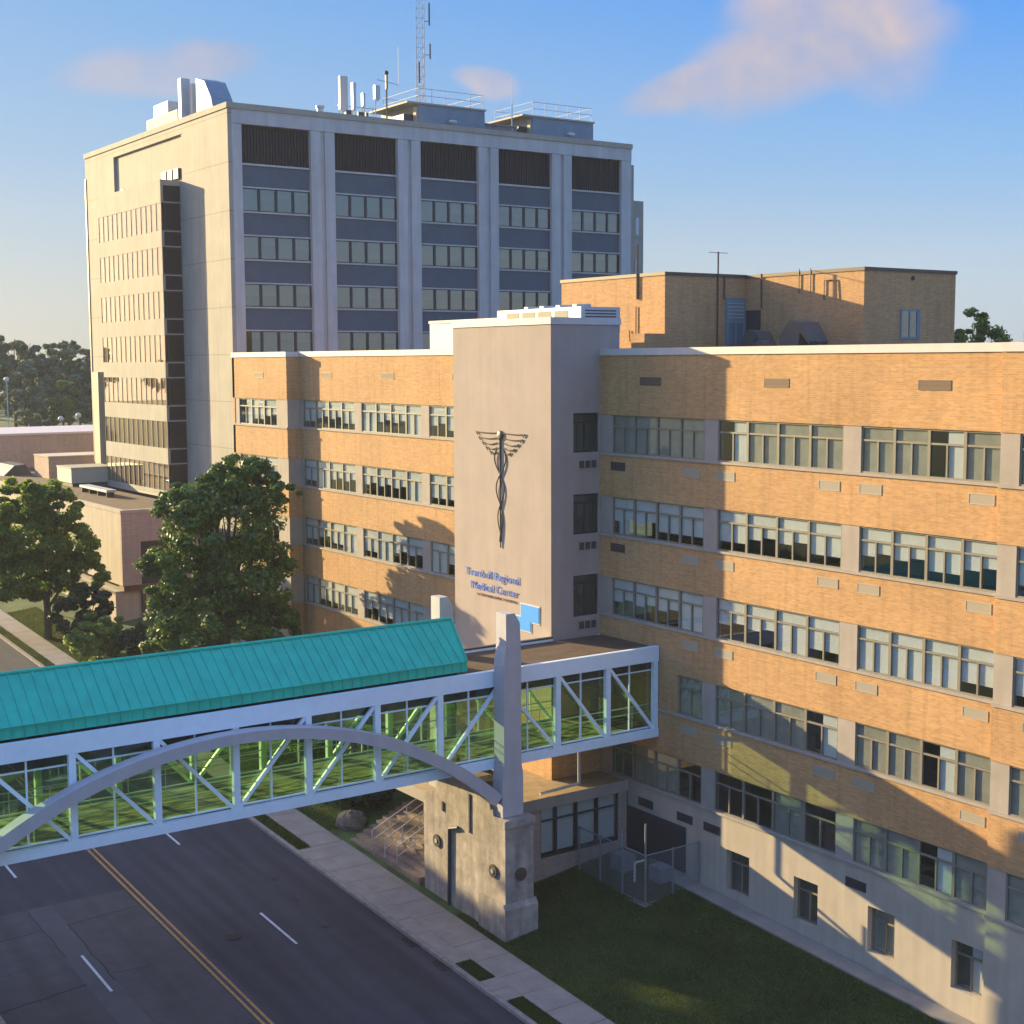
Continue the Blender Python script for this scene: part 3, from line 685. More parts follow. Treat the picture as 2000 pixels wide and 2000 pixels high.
# glass box on the flank
gb = B(); GX, g0, g1 = 37.75, 97.8, 110.9
gb.box(GX, FX0-.001, g0, g1, 12.35, 12.75)
rows_g = [(11.16-3.06*k, 9.25-3.06*k) for k in range(7)]
z = 12.35; fr = B(); fr.box(GX+.004, GX+.2, g0+.02, g1-.02, 11.16, 12.35)
for k, (a, b) in enumerate(rows_g):
    nz = rows_g[k+1][0] if k < 6 else -9.45
    fr.box(GX+.004, GX+.2, g0+.02, g1-.02, nz, b)
bay = gb.build('oriel_top', M['tall'], tb)
fr.build('oriel_spandrel', M['tall'], tb)
for k, (a, b) in enumerate(rows_g):
    m_ = B(); n = 13
    for i in range(n+1):
        y = g0+(g1-g0)*i/n; m_.box(GX, GX+.06, max(g0, y-.04), min(g1, y+.04), b, a)
    wn = m_.build('window', M['tall'], tb)
    B().box(GX+.03, GX+.035, g0+.02, g1-.02, b, a).build('pane', M['glass_mirror'], wn)
    B().box(GX+.07, GX+.08, g0+.05, g1-.05, b, a).build('blind', M['reflection_tan'], wn)  # tan sheet behind the panes, added to lighten them like a pale reflection
    s = B(); s.box(GX+.21, FX0-.002, g0+.03, g0+.12, b, a); sn = s.build('side_window', M['frame_dark'], tb)
    B().box(GX+.3, FX0-.1, g0+.02, g0+.029, b+.1, a-.1).build('pane', M['glass_mirror'], sn)
    B().box(GX+.02, FX0-.002, g0-.0, g0+.06, a-.0, a+.09).build('side_rail', M['tall'], sn); B().box(GX+.02, FX0-.002, g0, g0+.06, b-.09, b).build('side_rail', M['tall'], sn)
z = 12.35
for k, (a, b) in enumerate(rows_g+[(-9.54, 0)]): B().box(GX+.21, FX0-.002, g0+.04, g0+.14, a+.09, z).build('side_spandrel', M['grille'], tb); z = b-.09
B().box(GX, FX0-.001, g0, g1, -9.6, -9.45).build('oriel_base', M['cream'], tb)
B().box(FX1+.001, 74.75, 91, 95, -10, 15.6).build('return_wall', M['tall'], tb); B().box(74.76, 76.6, 92, 98, -10, 12.95).build('stair_shaft', M['tall'], tb)
for i in range(3): B().box(75.75, 76.1, 91.95, 91.999, 10.2-3.3*i, 11.6-3.3*i).build('slit_window', M['blind'], tb)

# elevator houses on the tall roof
def lift_house(x0, x1, label, xw):
    t = thing('lift_house', ((x0+x1)/2, 94, 16.3), label, 'roof structure', 'lift houses on the tall block roof')
    B().box(x0, x1, 92, 97.5, 16.3, 18.7).build('wall', M['blue_panel'], t)
    B().box(x0-.15, x0-.002, 92.1, 92.5, 16.3, 18.5).build('end_post', M['cream'], t)
    B().box(x0-.9, x0-.005, 92.6, 97.4, 16.3, 18.0).build('louvre', M['frame_dark'], t)
    B().box(x0-1.0, x1+.1, 91.9, 97.6, 18.702, 18.82).build('roof', M['cream'], t)
    q = B()
    n = int((x1-x0)/1.15)
    for yy in (92.1, 97.3):
        for i in range(n+1):
            x = x0+.1+(x1-x0-.2)*i/n; q.tube((x, yy, 18.82), (x, yy, 19.85), .025, 5)
        for z in (19.35, 19.85): q.tube((x0+.1, yy, z), (x1-.1, yy, z), .025, 5)
    for z in (19.35, 19.85):
        for x in (x0+.1, x1-.1): q.tube((x, 92.1, z), (x, 97.3, z), .025, 5)
    q.build('railing', M['metal'], t)
    q = B().tube((xw, 91.6, 17.6), (xw, 91.99, 17.6), .05).sphere((xw, 91.55, 17.6), .28, 10, 6, (1.4, .5, .5)); q.build('lamp', M['white_metal'], t)
lift_house(55.3, 61.1, 'blue grey lift house with roof railing beside the lattice mast', 58.0)
lift_house(65.5, 71.4, 'blue grey lift house with roof railing nearest the right end of the tall roof', 68.9)
t = thing('roof_plinth', (63.3, 94, 16.3), 'low grey roof block between the two lift houses', 'roof structure')
B().box(61.15, 64.45, 92.6, 96.5, 16.3, 17.85).box(61.15, 64.45, 92.5, 96.6, 17.852, 17.95).build('block', M['roof_grey'], t)
# lattice mast
t = thing('lattice_mast', (56.3, 93.2, 18.82), 'tall thin lattice radio mast rising out of the top of the photo', 'mast')
q = B(); c = Vector((56.3, 93.2)); H0, H1 = 18.82, 34
tri = [Vector((c.x+.36*math.cos(a), c.y+.36*math.sin(a))) for a in (.3, .3+2.094, .3+4.189)]
for p in tri: q.tube((p.x, p.y, H0), (p.x, p.y, H1), .035, 6)
q.build('leg', M['metal'], t); q = B()
z = H0; k = 0
while z < H1-.7:
    for i in range(3):
        a, b = tri[i], tri[(i+1) % 3]; q.tube((a.x, a.y, z), (b.x, b.y, z), .016, 4); q.tube((a.x, a.y, z), (b.x, b.y, z+.7), .016, 4)
    z += .7
q.build('bracing', M['metal'], t)
for zz, sx, L in ((24.6, .55, 1.6), (22.2, .6, 1.1), (20.4, -.35, 1.5), (28, .5, 2.), (30, -.5, 1.6)):
    B().tube((c.x+sx, c.y-.3, zz), (c.x+sx, c.y-.3, zz+L), .06, 6).tube((c.x+sx*.4, c.y-.1, zz+.3), (c.x+sx, c.y-.3, zz+.3), .025, 4).build('whip_antenna', M['metal_dark'], t)
# panel antennas
def panel(x, y, z0, z1, w, label, mt='white_metal', dep=.25):
    t = thing('panel_antenna', (x, y, 16.9), label, 'antenna', 'panel antennas on the tall block roof')
    B().box(x-w/2, x+w/2, y-dep/2, y+dep/2, z0, z1).tube((x, y, z0-.12), (x, y, z0), w*.3, 6).build('radome', M[mt], t)
    B().tube((x, y+dep/2+.08, 16.3), (x, y+dep/2+.08, z1-.3), .04, 6).build('pole', M['metal'], t)
panel(49.15, 92, 17.7, 20.0, .62, 'thick white panel antenna, tallest of the cluster left of the lift houses')
panel(49.98, 92, 17.8, 19.65, .26, 'slim grey panel antenna right beside the thick white one', 'metal')
panel(50.75, 92, 18.1, 19.0, .2, 'short grey panel antenna in the middle of the roof cluster', 'metal')
panel(51.85, 92, 18.7, 19.65, .42, 'white panel antenna at the right end of the roof cluster', 'metal')
t = thing('pipe_rack', (50.4, 92.3, 16.9), 'low metal pipe frame with dark boxes under the panel antennas', 'antenna frame')
q = B()
for x in (49, 49.6, 50.3, 51, 51.7): q.tube((x, 92.35, 16.3), (x, 92.35, 18.2), .035, 5)
for z in (17.4, 18.05): q.tube((48.9, 92.35, z), (52.0, 92.35, z), .035, 5)
q.build('pipework', M['metal'], t)
q = B().box(49.4, 49.85, 92.1, 92.3, 17.35, 17.75).box(50.4, 50.85, 92.1, 92.3, 17.3, 17.7).box(51.0, 51.2, 92.1, 92.3, 17.3, 17.7); q.build('radio_box', M['metal_dark'], t)
t = thing('antenna_pole', (53, 92.6, 16.9), 'antenna pole with dark round head and crossbar left of the mast', 'antenna')
B().tube((53, 92.6, 16.3), (53, 92.6, 20.9), .06, 6).tube((52.2, 92.6, 20.2), (54.0, 92.6, 20.0), .02, 4).tube((54.0, 92.6, 20.0), (54.0, 92.6, 22.7), .012, 4).build('pole', M['hood'], t)
B().sphere((53, 92.6, 20.75), .17, 10, 6).box(52.93, 53.07, 92.53, 92.67, 19.6, 20.6).build('head', M['metal_dark'], t)
t = thing('antenna_pole', (64, 92.6, 16.9), 'thin whip antenna standing between the two lift houses', 'antenna')
B().tube((64, 92.6, 16.3), (64, 92.6, 19.6), .05, 6).tube((64, 92.6, 19.6), (64, 92.6, 21.8), .018, 5).build('pole', M['metal'], t)
# equipment at the left end of the tall roof
t = thing('roof_house', (41.8, 104, 16.9), 'cream equipment house near the left corner of the tall roof', 'roof structure')
B().box(40.6, 44, 101.4, 107.6, 16.3, 18.3).build('wall', M['cream'], t); B().box(40.9, 43, 104.0, 106.8, 18.302, 19.3).build('cowl', M['white_metal'], t)
B().box(40.88, 40.899, 104.2, 106.1, 18.5, 19.1).build('opening', M['bronze'], t)
for x, y, lab in ((41.0, 101.0, 'tall white panel antenna beside the cream equipment house'), (41.4, 99.9, 'white panel antenna between the tall white one and the blue hood')):
    panel(x, y, 17.4, 20.4 if y > 100.5 else 19.9, .7, lab, dep=.5)
t = thing('antenna_shroud', (41.6, 97.5, 16.9), 'blue grey sloping hood at the left corner of the tall roof', 'roof structure')
B().prism([(41.0, 98.8, 16.3), (41.0, 98.8, 20.1), (41.0, 97.3, 19.7), (41.0, 96.2, 18.4), (41.0, 95.4, 16.3)], (1.6, 0, 0)).build('hood', M['blue_panel'], t)
t = thing('vent_pipe', (46.6, 91, 16.9), 'small grey vent pipe near the front left corner of the tall roof', 'vent'); B().tube((46.8, 91, 16.3), (46.8, 91, 17.45), .22, 10).tube((46.8, 91, 17.45), (46.8, 91, 17.6), .3, 10).build('pipe', M['metal'], t)

UNIT = 1.0
# ---------------------------------------------------------------- structures on the brick roofs
t = thing('plant_house', (44, 65, .12), 'white walled plant house on the brick roof behind the grey tower', 'roof structure')
B().box(42, 47.5, 60.6, 68.9, .12, 2.1).build('wall', M['white_metal'], t); B().box(41.95, 47.55, 60.55, 68.95, 2.1, 2.25).build('coping', M['coping'], t)
for y in (66.2, 65.1, 64.6, 61.9): B().box(41.97, 41.999, y, y+.25, 1.75, 2.0).build('scupper', M['metal_dark'], t)
t = thing('air_conditioner', (43, 57.5, 1.2), 'long grey rooftop air conditioner with louvred sides above the grey tower', 'air conditioner')
XA = 41.2
B().box(XA, 43.55, 54.0, 61.0, 1.35, 2.55).build('casing', M['metal'], t); B().box(XA+.2, 43.4, 54.2, 60.8, .12, 1.35).build('stand', M['metal_dark'], t)
for i in range(4):
    y = 55+1.35*i; B().box(XA-.012, XA-.002, y, y+1.1, 1.45, 2.4).build('coil', M['hood'], t)
    B().tube((42.4, y+.5, 2.55), (42.4, y+.5, 2.72), .45, 14).build('fan_guard', M['metal'], t)
for i in range(7): B().box(XA+.25, 43.3, 53.985, 53.998, 1.5+.14*i, 1.56+.14*i).build('louvre', M['metal_dark'], t)
t = thing('brick_penthouse', (54, 65, .12), 'brick penthouse with sunlit left face and a blue grey door behind the coping', 'roof structure')
B().box(51.5, 57.48, 60, 69.4, -.1, 4.62).build('wall', M['brick'], t); B().box(51.44, 57.48, 59.94, 69.46, 4.62, 4.8).build('coping', M['bronze'], t)
B().box(49.4, 51.49, 59.2, 60.3, -.1, 1.45).build('parapet', M['brick'], t)
d = B().box(55.93, 57.38, 59.93, 59.998, .12, 3.5).build('door', M['blue_panel'], t)
B().box(56.15, 56.6, 59.9, 59.929, .4, 2.1).box(56.75, 57.2, 59.9, 59.929, .4, 2.1).build('pane', M['glass'], d)
for i in range(5): B().box(56.05, 57.3, 59.905, 59.929, 2.35+.2*i, 2.42+.2*i).build('slat', M['metal'], d)
B().tube((55.3, 59.93, .12), (55.3, 59.93, 6.0), .05, 6).tube((54.6, 59.93, 5.95), (56.0, 59.93, 5.95), .02, 4).build('conduit', M['brown_pipe'], t)
B().tube((55.8, 59.93, 3.4), (55.8, 59.93, 4.7), .05, 6).build('conduit', M['brown_pipe'], t)
B().tube((51.44, 62.27, 3.4), (51.44, 62.27, 6.4), .07, 6).tube((51.44, 62.38, 1.2), (51.44, 62.38, 3.0), .03, 6).tube((51.44, 62.38, 1.2), (51.44, 62.9, 1.1), .03, 6).tube((51.44, 62.9, 1.1), (51.44, 62.95, 1.7), .03, 6).build('conduit', M['bronze'], t)
t = thing('brick_penthouse', (61, 56, .12), 'brick penthouse with one small window and a diagonal shadow, right of the other penthouse', 'roof structure')
B().box(57.5, 64.76, 51.3, 66, -.1, 4.6).build('wall', M['brick'], t); B().box(57.44, 64.82, 51.24, 66.05, 4.6, 4.78).build('coping', M['bronze'], t)
w = B().box(60.32, 61.86, 51.24, 51.298, 1.1, 1.2).box(60.32, 61.86, 51.24, 51.298, 2.56, 2.66).box(60.32, 60.42, 51.24, 51.298, 1.2, 2.56).box(61.6, 61.86, 51.24, 51.298, 1.2, 2.56).box(61.0, 61.06, 51.24, 51.298, 1.2, 2.56).build('window', M['blue_panel'], t)
B().box(60.42, 61.6, 51.27, 51.28, 1.2, 2.56).build('pane', M['glass_coated'], w); B().box(60.42, 61.6, 51.29, 51.299, 1.2, 2.56).build('blind', M['blind'], w)
B().box(57.44, 57.499, 58.8, 59.9, .12, 2.8).build('door', M['frame_dark'], t)
for y in (55.85, 55.0):
    B().tube((57.44, y, 3.6), (57.44, y, 4.9), .03, 5).build('conduit', M['bronze'], t)
B().tube((57.44, 54.02, 3.2), (57.44, 54.02, 4.2), .03, 5).tube((57.44, 54.02, 4.2), (57.44, 53.2, 4.2), .03, 5).tube((57.44, 53.2, 4.2), (57.44, 53.1, 3.2), .03, 5).build('conduit', M['bronze'], t)
B().tube((57.44, 58.7, 2.9), (57.44, 58.75, 4.8), .04, 5).build('conduit', M['bronze'], t)
B().sphere((61.2, 51.25, 4.3), .12, 8, 5).build('lamp', M['metal_dark'], t)
def hood(x, y, s, label):
    t = thing('exhaust_hood', (x, y, .12), label, 'exhaust hood', 'dark exhaust hoods on the brick roof')
    prof = [(-.9, .0), (-.9, 1.0), (-.3, 1.7), (.35, 1.6), (.95, .75), (.9, .6), (.35, 1.15), (.2, 0)]
    B().prism([(x-.6*s, y-a*s, .12+b*s) for a, b in prof], (1.2*s, 0, 0)).build('duct', M['hood'], t)
    B().prism([(x-.5*s, y-a*s, .12+b*s) for a, b in ((.95, .72), (.9, .6), (.36, 1.12), (.4, 1.3))], (1.0*s, 0, 0)).build('mouth', M['frame_dark'], t)
hood(55.3, 53.4, 1.15, 'largest dark exhaust hood in front of the shadowed brick penthouse')
hood(55.6, 57.0, .9, 'smaller dark exhaust hood near the penthouse door')
hood(54.6, 55.6, .55, 'smallest dark exhaust hood between the two larger hoods')

# ---------------------------------------------------------------- low building at the left
UNIT = 1.088
lb = thing('low_building', (36, 110, -20.5), 'low flat roofed building with pale wall and pink brick corner below the tall block', 'building')
LX, LY = 33.5, 96.2
B().box(LX, LX+.3, LY+.001, 160, -15.3, -10.25).build('panel_wall', M['stucco'], lb)
B().box(LX, 34.85, LY-.3, LY, -15.3, -10.25).box(34.85, 39.15, LY-.3, LY, -12.3, -10.25).box(37.5, 39.15, LY-.3, LY, -15.3, -12.3).build('brick_wall', M['brick_pink'], lb)
B().box(34.85, 37.5, LY-.12, LY, -15.3, -12.3).build('window', M['frame_dark'], lb)
B().box(LX-.05, LX+.35, LY-.35, 160, -10.25, -10.05).box(LX+.35, 39.15, LY-.35, LY, -10.25, -10.05).build('coping', M['stucco'], lb)
B().box(LX+.3, 39.15, LY, 118, -10.5, -10.2).box(LX+.3, 75, 118.1, 160, -10.5, -10.2).build('roof', M['roof'], lb)
B().box(LX+.1, 39.15, LY-.2, 97, -15.7, -15.3).build('soffit', M['brown_pipe'], lb)
B().box(LX-.4, 39.15, LY+.1, 160, -21.6, -15.7).build('lower_wall', M['stucco'], lb)
B().box(LX-.42, LX-.401, LY+.2, 160, -15.9, -15.705).build('lintel', M['bronze'], lb)
B().tube((35.05, LY-.05, -21.5), (35.05, LY-.05, -15.7), .16, 8).build('downpipe', M['brown_pipe'], lb)
t = thing('roof_parapet_block', (50, 145, -10.2), 'long pinkish raised roof block far left behind the low roof', 'building')
B().box(38.3, 75, 143.5, 158, -10.2, -7.0).build('wall', M['brick_pink'], t); B().box(38.2, 75.1, 143.4, 158.1, -7.0, -6.8).build('coping', M['coping'], t)
B().box(37.7, 38.29, 143.6, 158, -10.2, -7.7).build('step', M['stucco'], t)
t = thing('rooftop_unit', (38.6, 119.8, -10.2), 'pale green boxy rooftop unit on the low brown roof', 'air conditioner')
B().box(37.3, 41.0, 118.4, 122.2, -9.9, -8.7).build('casing', mat('pale_green_metal', (.36, .38, .33), .6, noise=.06), t); B().box(37.4, 40.9, 118.5, 122.1, -10.2, -9.9).build('stand', M['metal_dark'], t)
B().box(37.25, 41.05, 118.35, 122.25, -8.7, -8.6).build('lid', M['cream'], t)
t = thing('rooftop_unit', (40, 127, -10.2), 'cream rooftop box behind the pale green unit', 'air conditioner')
B().box(38.4, 45.0, 128.2, 132.5, -10.2, -8.3).build('casing', M['brick_pink'], t); B().box(38.35, 45.05, 128.15, 132.55, -8.3, -8.2).build('lid', M['stucco'], t)
t = thing('roof_duct', (36.9, 109, -10.2), 'low metal duct rack lying on the brown roof', 'duct')
B().box(36.4, 37.2, 107.2, 113.6, -9.8, -9.62).build('duct', M['metal'], t)
q = B()
for y in (107.5, 109.5, 111.5, 113.3): q.box(36.5, 37.1, y, y+.1, -10.2, -9.8)
q.build('leg', M['metal_dark'], t)
t = thing('skylight', (36.5, 131, -10.2), 'dark angled skylight on the far low roof', 'skylight')
B().prism([(36.0, 134, -10.2), (38.6, 134, -10.2), (38.0, 134, -9.2), (37.0, 134, -9.3)], (0, 5, 0)).build('body', M['hood'], t)

UNIT = 1.0
# ---------------------------------------------------------------- skybridge
YN, YF = 46.8, 51.0; BX0, BX1 = 5.5, 39.97
br = thing('skybridge', (22, 48.9, -16.3), 'glazed skybridge of white steel trusses with teal roof crossing the street', 'skybridge')
vx = [5.6, 8.55, 11.5, 14.43, 17.36, 20.29, 23.16, 26.06, 28.86, 31.72, 34.57, 37.2, 39.82]
diag = ['', 'D', 'D', 'D', 'D', 'U', 'U', 'U', 'U', 'D', 'D', 'D']
for side, (ya, yb) in enumerate(((YN, YN+.22), (YF-.22, YF))):
    xe_ = BX1 if side == 0 else 37.2
    B().box(BX0, xe_, ya, yb, -12.93, -12.28).build('top_chord', M['steel'], br)
    B().box(BX0, xe_, ya, yb, -16.28, -15.92).build('bottom_chord', M['steel'], br)
    for x in vx:
        if x < xe_: B().box(x-.12, x+.12, ya+.01, yb-.01, -15.92, -12.93).build('post', M['steel'], br)
    for i, d in enumerate(diag):
        x0, x1 = vx[i]+.1, vx[i+1]-.1
        if x1 > xe_ or not d: continue
        z0, z1 = (-12.95, -15.9) if d == 'D' else (-15.9, -12.95)
        B().bar((x0, (ya+yb)/2, z0), (x1, (ya+yb)/2, z1), .12, .13).build('diagonal', M['steel'], br)
    gy = yb+.06 if side == 0 else ya-.06
    B().box(BX0, xe_, gy-.006, gy+.006, -15.9, -12.95).build('glazing', M['glass_green'], br)
    q = B()
    for i in range(len(vx)-1):
        xm = (vx[i]+vx[i+1])/2
        if xm < xe_: q.box(xm-.03, xm+.03, gy-.06, gy-.008, -15.9, -12.95)
    s_ = gy-.05 if side == 0 else gy+.0
    q.box(BX0, xe_, gy-.05, gy-.0085, -13.36, -13.31).box(BX0, xe_, gy-.05, gy-.0085, -15.9, -15.82)
    q.build('mullion', M['steel'], br)
    B().box(BX0, xe_, gy+.012, gy+.03, -13.30, -12.95).build('head_panel', M['frame_dark'], br)
    hy = gy+.35 if side == 0 else gy-.35
    q = B().tube((BX0, hy, -14.95), (xe_, hy, -14.95), .025, 6).tube((BX0, hy, -15.25), (xe_, hy, -15.25), .02, 6)
    for i in range(24): 
        x = BX0+.6+1.43*i
        if x < xe_: q.tube((x, hy, -15.88), (x, hy, -14.95), .02, 5)
    q.build('handrail', M['steel'], br)
B().box(BX0, BX1, YN+.23, YF-.23, -16.15, -15.88).build('floor', M['carpet_light_streaks'], br)
B().box(BX0, BX1, YN+.23, YF-.23, -12.92, -12.6).build('ceiling', M['ceiling'], br)
q = B()
for x in vx: q.box(x-.1, x+.1, YN+.23, YF-.23, -16.27, -16.152)
q.build('cross_beam', M['steel'], br)
B().box(BX1-.1, BX1, YN+.221, YF-.001, -12.93, -12.4).build('end_beam', M['steel'], br)
B().box(BX0, BX1, YN+.221, YF-.221, -12.5, -12.38).build('flat_roof', M['roof'], br)
q = B(); q.box(BX0, 37.2, YF-.2, YF, -12.275, -12.2); q.build('flashing', M['metal_dark'], br)
# teal gable roof with standing seams
rx1r, rx1e, yr, ye, ye2 = 30.65, 30.28, 48.9, 47.1, 50.7; zr, ze = -10.42, -11.82
tr = B()
tr.face((BX0, ye, ze), (rx1e, ye, ze), (rx1r, yr, zr), (BX0, yr, zr)); tr.face((BX0, yr, zr), (rx1r, yr, zr), (rx1e, ye2, ze), (BX0, ye2, ze))
tr.face((rx1e, ye, ze), (rx1e, ye2, ze), (rx1r, yr, zr)); tr.face((BX0, ye, ze), (BX0, yr, zr), (BX0, ye2, ze))
tr.face((BX0, ye, ze), (BX0, ye-.02, ze-.38), (rx1e, ye-.02, ze-.38), (rx1e, ye, ze)); tr.face((BX0, ye2, ze), (BX0, ye2, ze-.38), (rx1e, ye2, ze-.38), (rx1e, ye2, ze))
tr.face((rx1e, ye, ze), (rx1e, ye-.02, ze-.38), (rx1e, ye2, ze-.38), (rx1e, ye2, ze)); tr.face((BX0, ye, ze-.38), (rx1e, ye, ze-.38), (rx1e, ye2, ze-.38), (BX0, ye2, ze-.38))
rf = tr.build('gable_roof', M['teal'], br)
q = B(); x = BX0+.2
while x < rx1e-.05:
    q.bar((x, ye-.02, ze+.02), (x, yr, zr+.03), .028, .075); q.bar((x, ye2+.02, ze+.02), (x, yr, zr+.03), .028, .075)
    q.box(x-.014, x+.014, ye-.055, ye-.0205, ze-.36, ze+.02)
    x += .405
q.tube((BX0, yr, zr+.03), (rx1r, yr, zr+.03), .07, 8); q.box(BX0, rx1e, ye-.06, ye+.02, ze-.0, ze+.035)
q.bar((rx1e-.02, ye, ze+.03), (rx1r-.02, yr, zr+.04), .12, .06)
q.build('seam', M['teal'], rf)
q = B()
for i in range(18):
    x = 6+1.4*i
    if x < 30: B().box(x, x+.08, ye+.1, ye+.2, -12.38, ze-.37).build('roof_post', M['metal_dark'], br); B().box(x, x+.08, ye2-.2, ye2-.1, -12.38, ze-.37).build('roof_post', M['metal_dark'], br)
q = B().tube((37.0, 48.6, -16.2), (37.0, 48.6, -18.3), .07, 8).tube((37.0, 48.6, -18.3), (35.3, 49.15, -18.62), .07, 8); q.build('drainpipe', M['white_metal'], br)
# arches in front of and behind the bridge, with their pillars
def arch(y0, y1, label):
    t = thing('concrete_arch', (20.1, (y0+y1)/2, -18), label, 'arch', 'concrete arches either side of the bridge')
    n = 48; xa, xb = 8.95, 31.3; up = []; lo = []
    hw = (xb-xa)/2; xc = (xa+xb)/2
    for i in range(n+1):
        u = -1+2*i/n; x = xc+hw*u
        z = -12.97-4.25*(.82*abs(u)**2.0+.18*abs(u)**4)
        sl = Vector((1, -4.25*(1.64*u+.72*u**3)/hw)).normalized(); nn = Vector((-sl.y, sl.x))
        th = .38+.12*abs(u)
        up.append((x, z)); lo.append((x-nn.x*th, z-nn.y*th))
    q = B()
    for i in range(n):
        a, b, c, d = up[i], up[i+1], lo[i+1], lo[i]; k = len(q.v)
        for y in (y0, y1): q.v += [(a[0], y, a[1]), (b[0], y, b[1]), (c[0], y, c[1]), (d[0], y, d[1])]
        q.f += [[k, k+1, k+2, k+3], [k+7, k+6, k+5, k+4], [k, k+4, k+5, k+1], [k+3, k+2, k+6, k+7]]
    q.build('rib', M['arch'], t)
    for s, xc_ in ((1, 31.75), (-1, 8.5)):
        pr = [(-.5, -18.12), (.5, -18.12), (.5, -16.4), (.42, -16.0), (.42, -12.0), (.42, -11.5), (.36, -10.3), (.12, -9.9), (-.3, -9.9), (-.3, -11.2), (-.42, -12.0), (-.42, -16.0), (-.5, -16.6)]
        B().prism([(xc_+a*s, y0-.05, z) for a, z in pr], (0, y1-y0+.1, 0)).build('pillar', M['arch'], t)
arch(46.12, 46.72, 'grey concrete arch with pillar on the near side of the skybridge')
arch(51.08, 51.68, 'far concrete arch whose pillar top shows behind the teal roof')
# stone piers
def pier(x0, x1, label, detail):
    t = thing('stone_pier', ((x0+x1)/2, 48.8, -23.2), label, 'pier', 'stone piers under the skybridge')
    zt = -18.14; prof = [(45.72, -24), (45.72, zt), (46.55, zt), (46.62, -17.85)]
    for i in range(13):
        a = math.pi*(1-i/12); prof.append((48.85+2.1*math.cos(a), -17.95+.98*math.sin(a)))
    prof += [(51.0, zt), (51.95, zt-.35), (51.95, -24)]
    B().prism([(x0, y, z) for y, z in prof], (x1-x0, 0, 0)).build('wall', M['stone'], t)
    B().prism([(x0-.12, y, z) for y, z in ((45.58, -24), (45.58, -21.75), (45.72, -21.55), (47.4, -21.55), (47.5, -21.65), (47.5, -24))], (x1-x0+.24, 0, 0)).build('plinth', M['stone'], t)
    q = B().box(x0-.06, x1+.06, 45.66, 46.5, zt-.3, zt-.02); q.build('cap', M['stone'], t)
    if detail:
        for (y, z) in ((50.85, -20.33), (46.54, -20.39)):
            d = B().tube((x0-.07, y, z), (x0-.001, y, z), .27, 18).build('roundel', M['bronze'], t)
            B().tube((x0-.1, y, z), (x0-.071, y, z), .1, 12).build('boss', M['metal'], d)
        d = B().tube((31.85, 45.65, -20.43), (31.85, 45.719, -20.43), .27, 18).build('roundel', M['bronze'], t)
        B().tube((x0-.07, 49.88, -23.2), (x0-.07, 49.78, -19.5), .07, 8).tube((x0-.07, 49.78, -19.5), (x0-.07, 49.1, -19.28), .07, 8).build('pipe', M['metal_dark'], t)
        B().box(x0-.05, x0-.001, 48.22, 48.32, -19.28, -17.65).box(x0-.05, x0-.001, 50.3, 50.42, -18.9, -18.5).build('slot', M['metal_dark'], t)
pier(31.12, 32.5, 'weathered stone pier with round bronze discs carrying the arch pillars by the lawn', True)
pier(8.0, 9.3, 'stone pier carrying the skybridge arches across the street', False)
cp = B()
for i in range(12):
    pass

# ---------------------------------------------------------------- entrance annex under the bridge
en = thing('entrance_annex', (36, 50, -22), 'low glazed entrance annex with tan roof below the skybridge', 'building')
AY = 48.98
B().box(32.5, 35.2, AY, AY+.3, -23.6, -19.1).box(35.2, 39.5, AY, AY+.3, -23.6, -21.45).box(39.5, 39.98, AY, AY+.3, -23.6, -19.1).build('brick_wall', M['brick_pink'], en)
B().box(32.45, 39.96, AY-.12, 51.0, -19.1, -18.8).box(31.6, 37.24, 51.0, 60.0, -19.1, -18.8).build('roof', M['roof_light'], en)
B().box(32.4, 39.96, AY-.16, AY-.121, -19.2, -18.7).box(31.55, 31.6, 52.0, 60.0, -19.2, -18.7).build('fascia', M['concrete'], en)
xs = [35.2, 36.06, 37.19, 38.34, 39.5]
for a, b in zip(xs[:-1], xs[1:]):
    q = B().box(a, a+.05, AY+.04, AY+.14, -21.45, -19.1).box(b-.05, b, AY+.04, AY+.14, -21.45, -19.1).box(a+.05, b-.05, AY+.04, AY+.14, -19.2, -19.1).box(a+.05, b-.05, AY+.04, AY+.14, -21.45, -21.37).box(a+.05, b-.05, AY+.05, AY+.13, -19.85, -19.79)
    w = q.build('window', M['frame_dark'], en)
    B().box(a+.05, b-.05, AY+.085, AY+.095, -21.37, -19.2).build('pane', M['glass'], w)
    B().box(a+.06, b-.06, AY+.24, AY+.25, -21.3, -19.15).build('blind', M['blind'], w)
B().box(36.0, 37.24, 51.05, 60.0, -23.2, -19.1).build('entrance_shade_block', M['frame_dark'], en)  # solid dark block standing in for the shade inside the entrance recess
# steps up to the entrance
st = thing('entrance_steps', (33, 55.5, -22.6), 'broad stone steps rising from the pavement beside the pier', 'steps')
q = B()
for i in range(9):
    x = 31.0+.36*i; q.box(x, 36.0, 52.2, 58.6, -23.2, base(55.5)+.14+.155*(i+1))
q.build('tread', mat('step_stone', (.20, .15, .12), .95, noise=.25, nscale=2), st)
for y in (54.3, 55.4, 56.6):
    q = B(); x0, z0, x1, z1 = 31.1, base(y)+.3, 33.9, base(y)+1.55
    q.tube((x0, y, z0+.85), (x1, y, z1+.85), .03, 6); q.tube((x0, y, z0+.4), (x1, y, z1+.4), .022, 6)
    for k in range(4):
        t_ = k/3; q.tube((x0+(x1-x0)*t_, y, z0+(z1-z0)*t_-.1), (x0+(x1-x0)*t_, y, z0+(z1-z0)*t_+.85), .028, 6)
    q.build('handrail', M['metal'], st)
